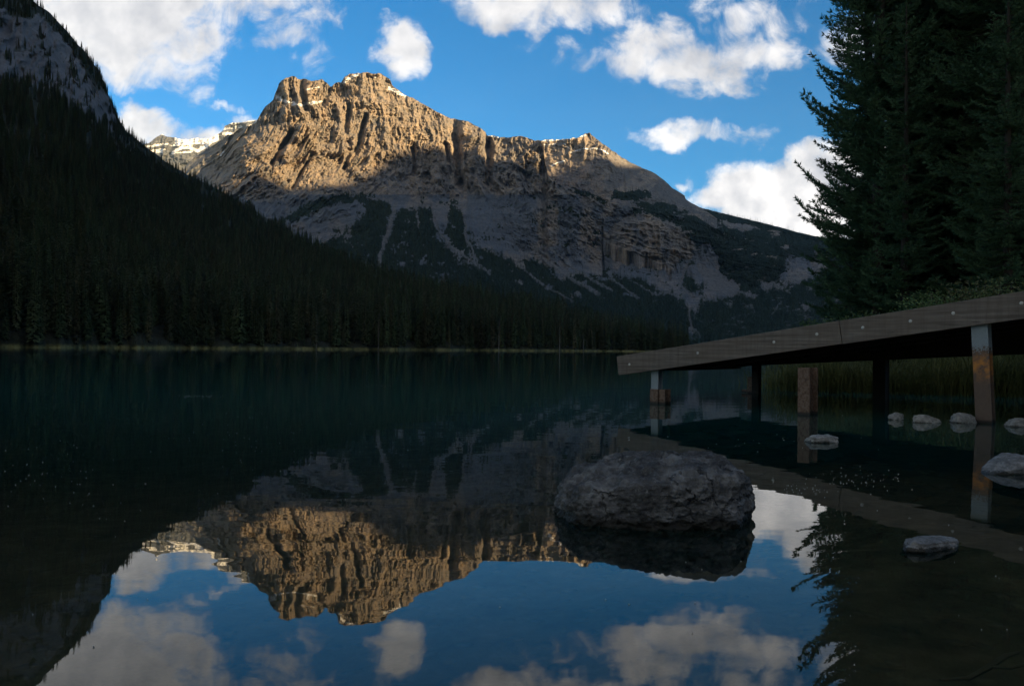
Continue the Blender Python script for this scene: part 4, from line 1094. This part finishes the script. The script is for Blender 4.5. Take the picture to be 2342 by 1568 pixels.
# the boulder in front: its cross-section follows the silhouette seen over the water
bl = on_water(1271, 1180); br = on_water(1733, 1192); bf = on_water(1500, 1212)
bcx = (bl[0] + br[0]) / 2 + .006; bw = (br[0] - bl[0]) / 2 * 1.035
import bmesh
from mathutils import noise as mnoise
HP = [(-.97, -.05, -.2), (-.76, -.72, -.2), (-.1, -.98, -.2), (.6, -.86, -.2), (.96, -.1, -.2), (.8, .8, -.2), (-.1, .98, -.2), (-.82, .62, -.2),
      (-1., -.05, .05), (-.82, -.74, .03), (-.12, -1.02, .04), (.62, -.90, .06), (1.0, -.12, .06), (.84, .80, .06), (-.1, 1., .06), (-.88, .62, .05),
      (-.97, -.12, .145), (-.74, -.68, .155), (-.16, -.90, .175), (.14, -.92, .205), (.46, -.80, .225), (.78, -.60, .215), (.97, -.08, .165),
      (-.60, .10, .222), (-.28, .42, .262), (.10, .50, .276), (.42, .30, .282), (.68, .20, .268), (.80, .62, .22), (-.80, .46, .165), (-.1, .9, .20)]
bm = bmesh.new()
for x_, y_, z_ in HP: bm.verts.new((x_ * bw, y_ * .37, z_))
bmesh.ops.convex_hull(bm, input=bm.verts[:])
bmesh.ops.triangulate(bm, faces=bm.faces[:])
for q_ in range(3): bmesh.ops.subdivide_edges(bm, edges=[e for e in bm.edges if e.calc_length() > .05], cuts=1, use_grid_fill=True); bmesh.ops.triangulate(bm, faces=bm.faces[:])
for q_ in range(3): bmesh.ops.smooth_vert(bm, verts=bm.verts[:], factor=.5, use_axis_x=True, use_axis_y=True, use_axis_z=True)
for lim__ in (.024, .012, .0065):
    bmesh.ops.subdivide_edges(bm, edges=[e for e in bm.edges if e.calc_length() > lim__], cuts=1, use_grid_fill=True); bmesh.ops.triangulate(bm, faces=bm.faces[:])
bm.normal_update(); nn_ = [(v, v.normal.copy(), v.co.copy()) for v in bm.verts]
for v, nv, p in nn_:
    a_ = mnoise.fractal(p * 5.5 + Vector((3, 1, 7)), .8, 2.1, 6)
    b_ = abs(mnoise.fractal(p * Vector((9, 9, 14)) + Vector((9, 4, 1)), .9, 2.0, 5))
    c_ = mnoise.fractal(p * 34, .6, 2.2, 4)
    d_ = mnoise.voronoi(p * Vector((7, 7, 10)) + Vector((2, 2, 2)))[0]
    v.co = p + nv * (.020 * a_ - .030 * b_ + .0065 * c_ - .035 * max(0., .12 - (d_[1] - d_[0])) + .012)
me = bpy.data.meshes.new('boulder'); bm.to_mesh(me); bm.free(); me.polygons.foreach_set('use_smooth', [True] * len(me.polygons))
bo = link('boulder', me, M_BOULD); bo.location = (bcx, bf[1] + .37, 0)
tag(bo, 'large dark grey boulder half sunk in the still water in front', 'boulder')

for n_, (xl, xr, yw, hpx, dpt, sd_, lab) in enumerate([
        (2036, 2072, 960, 17, .6, 1, 'smallest pale stone right of the thick black post, first in the row behind the pier'),
        (2094, 2159, 967, 18, .5, 2, 'long low whitish stone with a dark right tip, second in the row under the pier'),
        (2181, 2237, 967, 23, .8, 3, 'rounded pale stone touching the left side of the leaning post'),
        (2304, 2385, 976, 20, .6, 4, 'pale stone at the right edge, last in the row under the pier'),
        (1847, 1925, 1012, 18, .7, 5, 'knobbly pale stone alone on the dark water right of the rusty pile'),
        (2238, 2420, 1086, 50, .7, 6, 'large pointed grey stone cut by the right edge of the picture'),
        (2040, 2250, 1254, 21, .4, 7, 'low half sunk grey stone in the dark water at the lower right')]):
    xm = (xl + xr) / 2; x, y, _ = on_water(xm, yw); u0_, _ = ray(xl, yw); u1_, _ = ray(xr, yw); hw = float(u1_ - u0_) * y / 2 * 1.12; hz = hpx / FPX * y
    me = rock_mesh(40 + sd_, hw, hw * dpt, hz * 1.25, 4, .35, .15, 9)
    me.name = 'stone'; o = link('stone', me, M_GREY if sd_ in (6, 7) else M_PALE); o.location = (x, y + hw * dpt * .7, -hz * .22); o.rotation_euler = (0, 0, .1 * n_)
    if sd_ == 6:
        for v in me.vertices:
            f_ = min(1, max(.12, (v.co.x + hw) / (1.5 * hw))); v.co.z *= f_; v.co.y *= f_ ** .6
    if sd_ in (2, 7):
        for v in me.vertices: v.co.z *= 1 - .4 * v.co.x / hw
    tag(o, lab, 'stone', 'pale stones in the shallows')
# a sunken branch on the bed at the lower right
mb = MB(); bp_ = [on_water(a_, b_, -.16) for a_, b_ in ((2150, 1562), (2215, 1558), (2262, 1532), (2300, 1506), (2330, 1498))]
mb.tube([(p[0], p[1], p[2] + .01) for p in bp_], [.004, .007, .009, .008, .005], 6)
b2_ = [on_water(a_, b_, -.16) for a_, b_ in ((2262, 1532), (2310, 1536), (2370, 1522))]; mb.tube([(p[0], p[1], p[2] + .012) for p in b2_], [.006, .005, .004], 6)
tag(mb.build('branch', M_SNAG), 'thin sunken branch under the water at the lower right', 'branch')

# flecks of pollen and drift on the water
r = np.random.default_rng(99); n = 300
fp = r.uniform(0, 2342, n); fy = 860 + 640 * r.random(n) ** 1.3
cl = [(470, 906, 60, 3, 30), (860, 882, 50, 3, 14), (1960, 1095, 120, 26, 60), (1850, 1120, 60, 16, 30), (120, 1100, 260, 90, 60), (560, 1010, 160, 60, 40), (1700, 1010, 160, 30, 18)]
o0 = 0
for (a_, b_, c_2, d_2, m_2) in cl:
    fp[o0:o0 + m_2] = r.normal(a_, c_2 * .5, m_2); fy[o0:o0 + m_2] = np.maximum(r.normal(b_, d_2 * .5, m_2), 840); o0 += m_2
V = []; F = []
u_, v_ = ray(fp, fy); Df = -CH / v_
for q in range(n):
    a = r.uniform(0, 6.28); s_ = r.uniform(.0006, .0020) ** 1.0 * (.35 + .16 * Df[q]); x, y = u_[q] * Df[q], Df[q]; b = len(V)
    k5 = 5
    for i in range(k5): V.append((x + s_ * (1 + .6 * math.sin(i * 2.1 + a)) * math.cos(a + i * 6.283 / k5) * 1.4, y + s_ * math.sin(a + i * 6.283 / k5), .004))
    for i in range(k5): V.append((V[b + i][0], V[b + i][1], .0005))
    F.append(tuple(b + i for i in range(k5)))
    for i in range(k5): F.append((b + i, b + k5 + i, b + k5 + (i + 1) % k5, b + (i + 1) % k5))
me = bpy.data.meshes.new('floating_flecks'); me.from_pydata(V, [], F)
o = link('floating_flecks', me, mat('pale_fleck', lambda t, bs: t.put(bs.inputs['Base Color'], (.42, .40, .35, 1)))); tag(o, 'tiny pale flecks floating on the lake', 'flecks', kind='stuff')

# ------------------------------------------------------------------ evening air between here and the mountains
hz = bpy.data.materials.new('air'); hz.use_nodes = True; h_ = NT(hz.node_tree); h_.n.clear()
pv_ = h_.node('ShaderNodeVolumePrincipled', {'Color': (.50, .76, 1., 1), 'Density': 1.3e-5, 'Anisotropy': 0.})
ho = h_.node('ShaderNodeOutputMaterial'); h_.l.new(pv_.outputs[0], ho.inputs['Volume'])
mb = MB(); mb.box(-9500, 12500, -12500, 9000, -8, 2700)
tag(mb.build('haze', hz), 'thin bluish evening air', 'haze', kind='stuff')
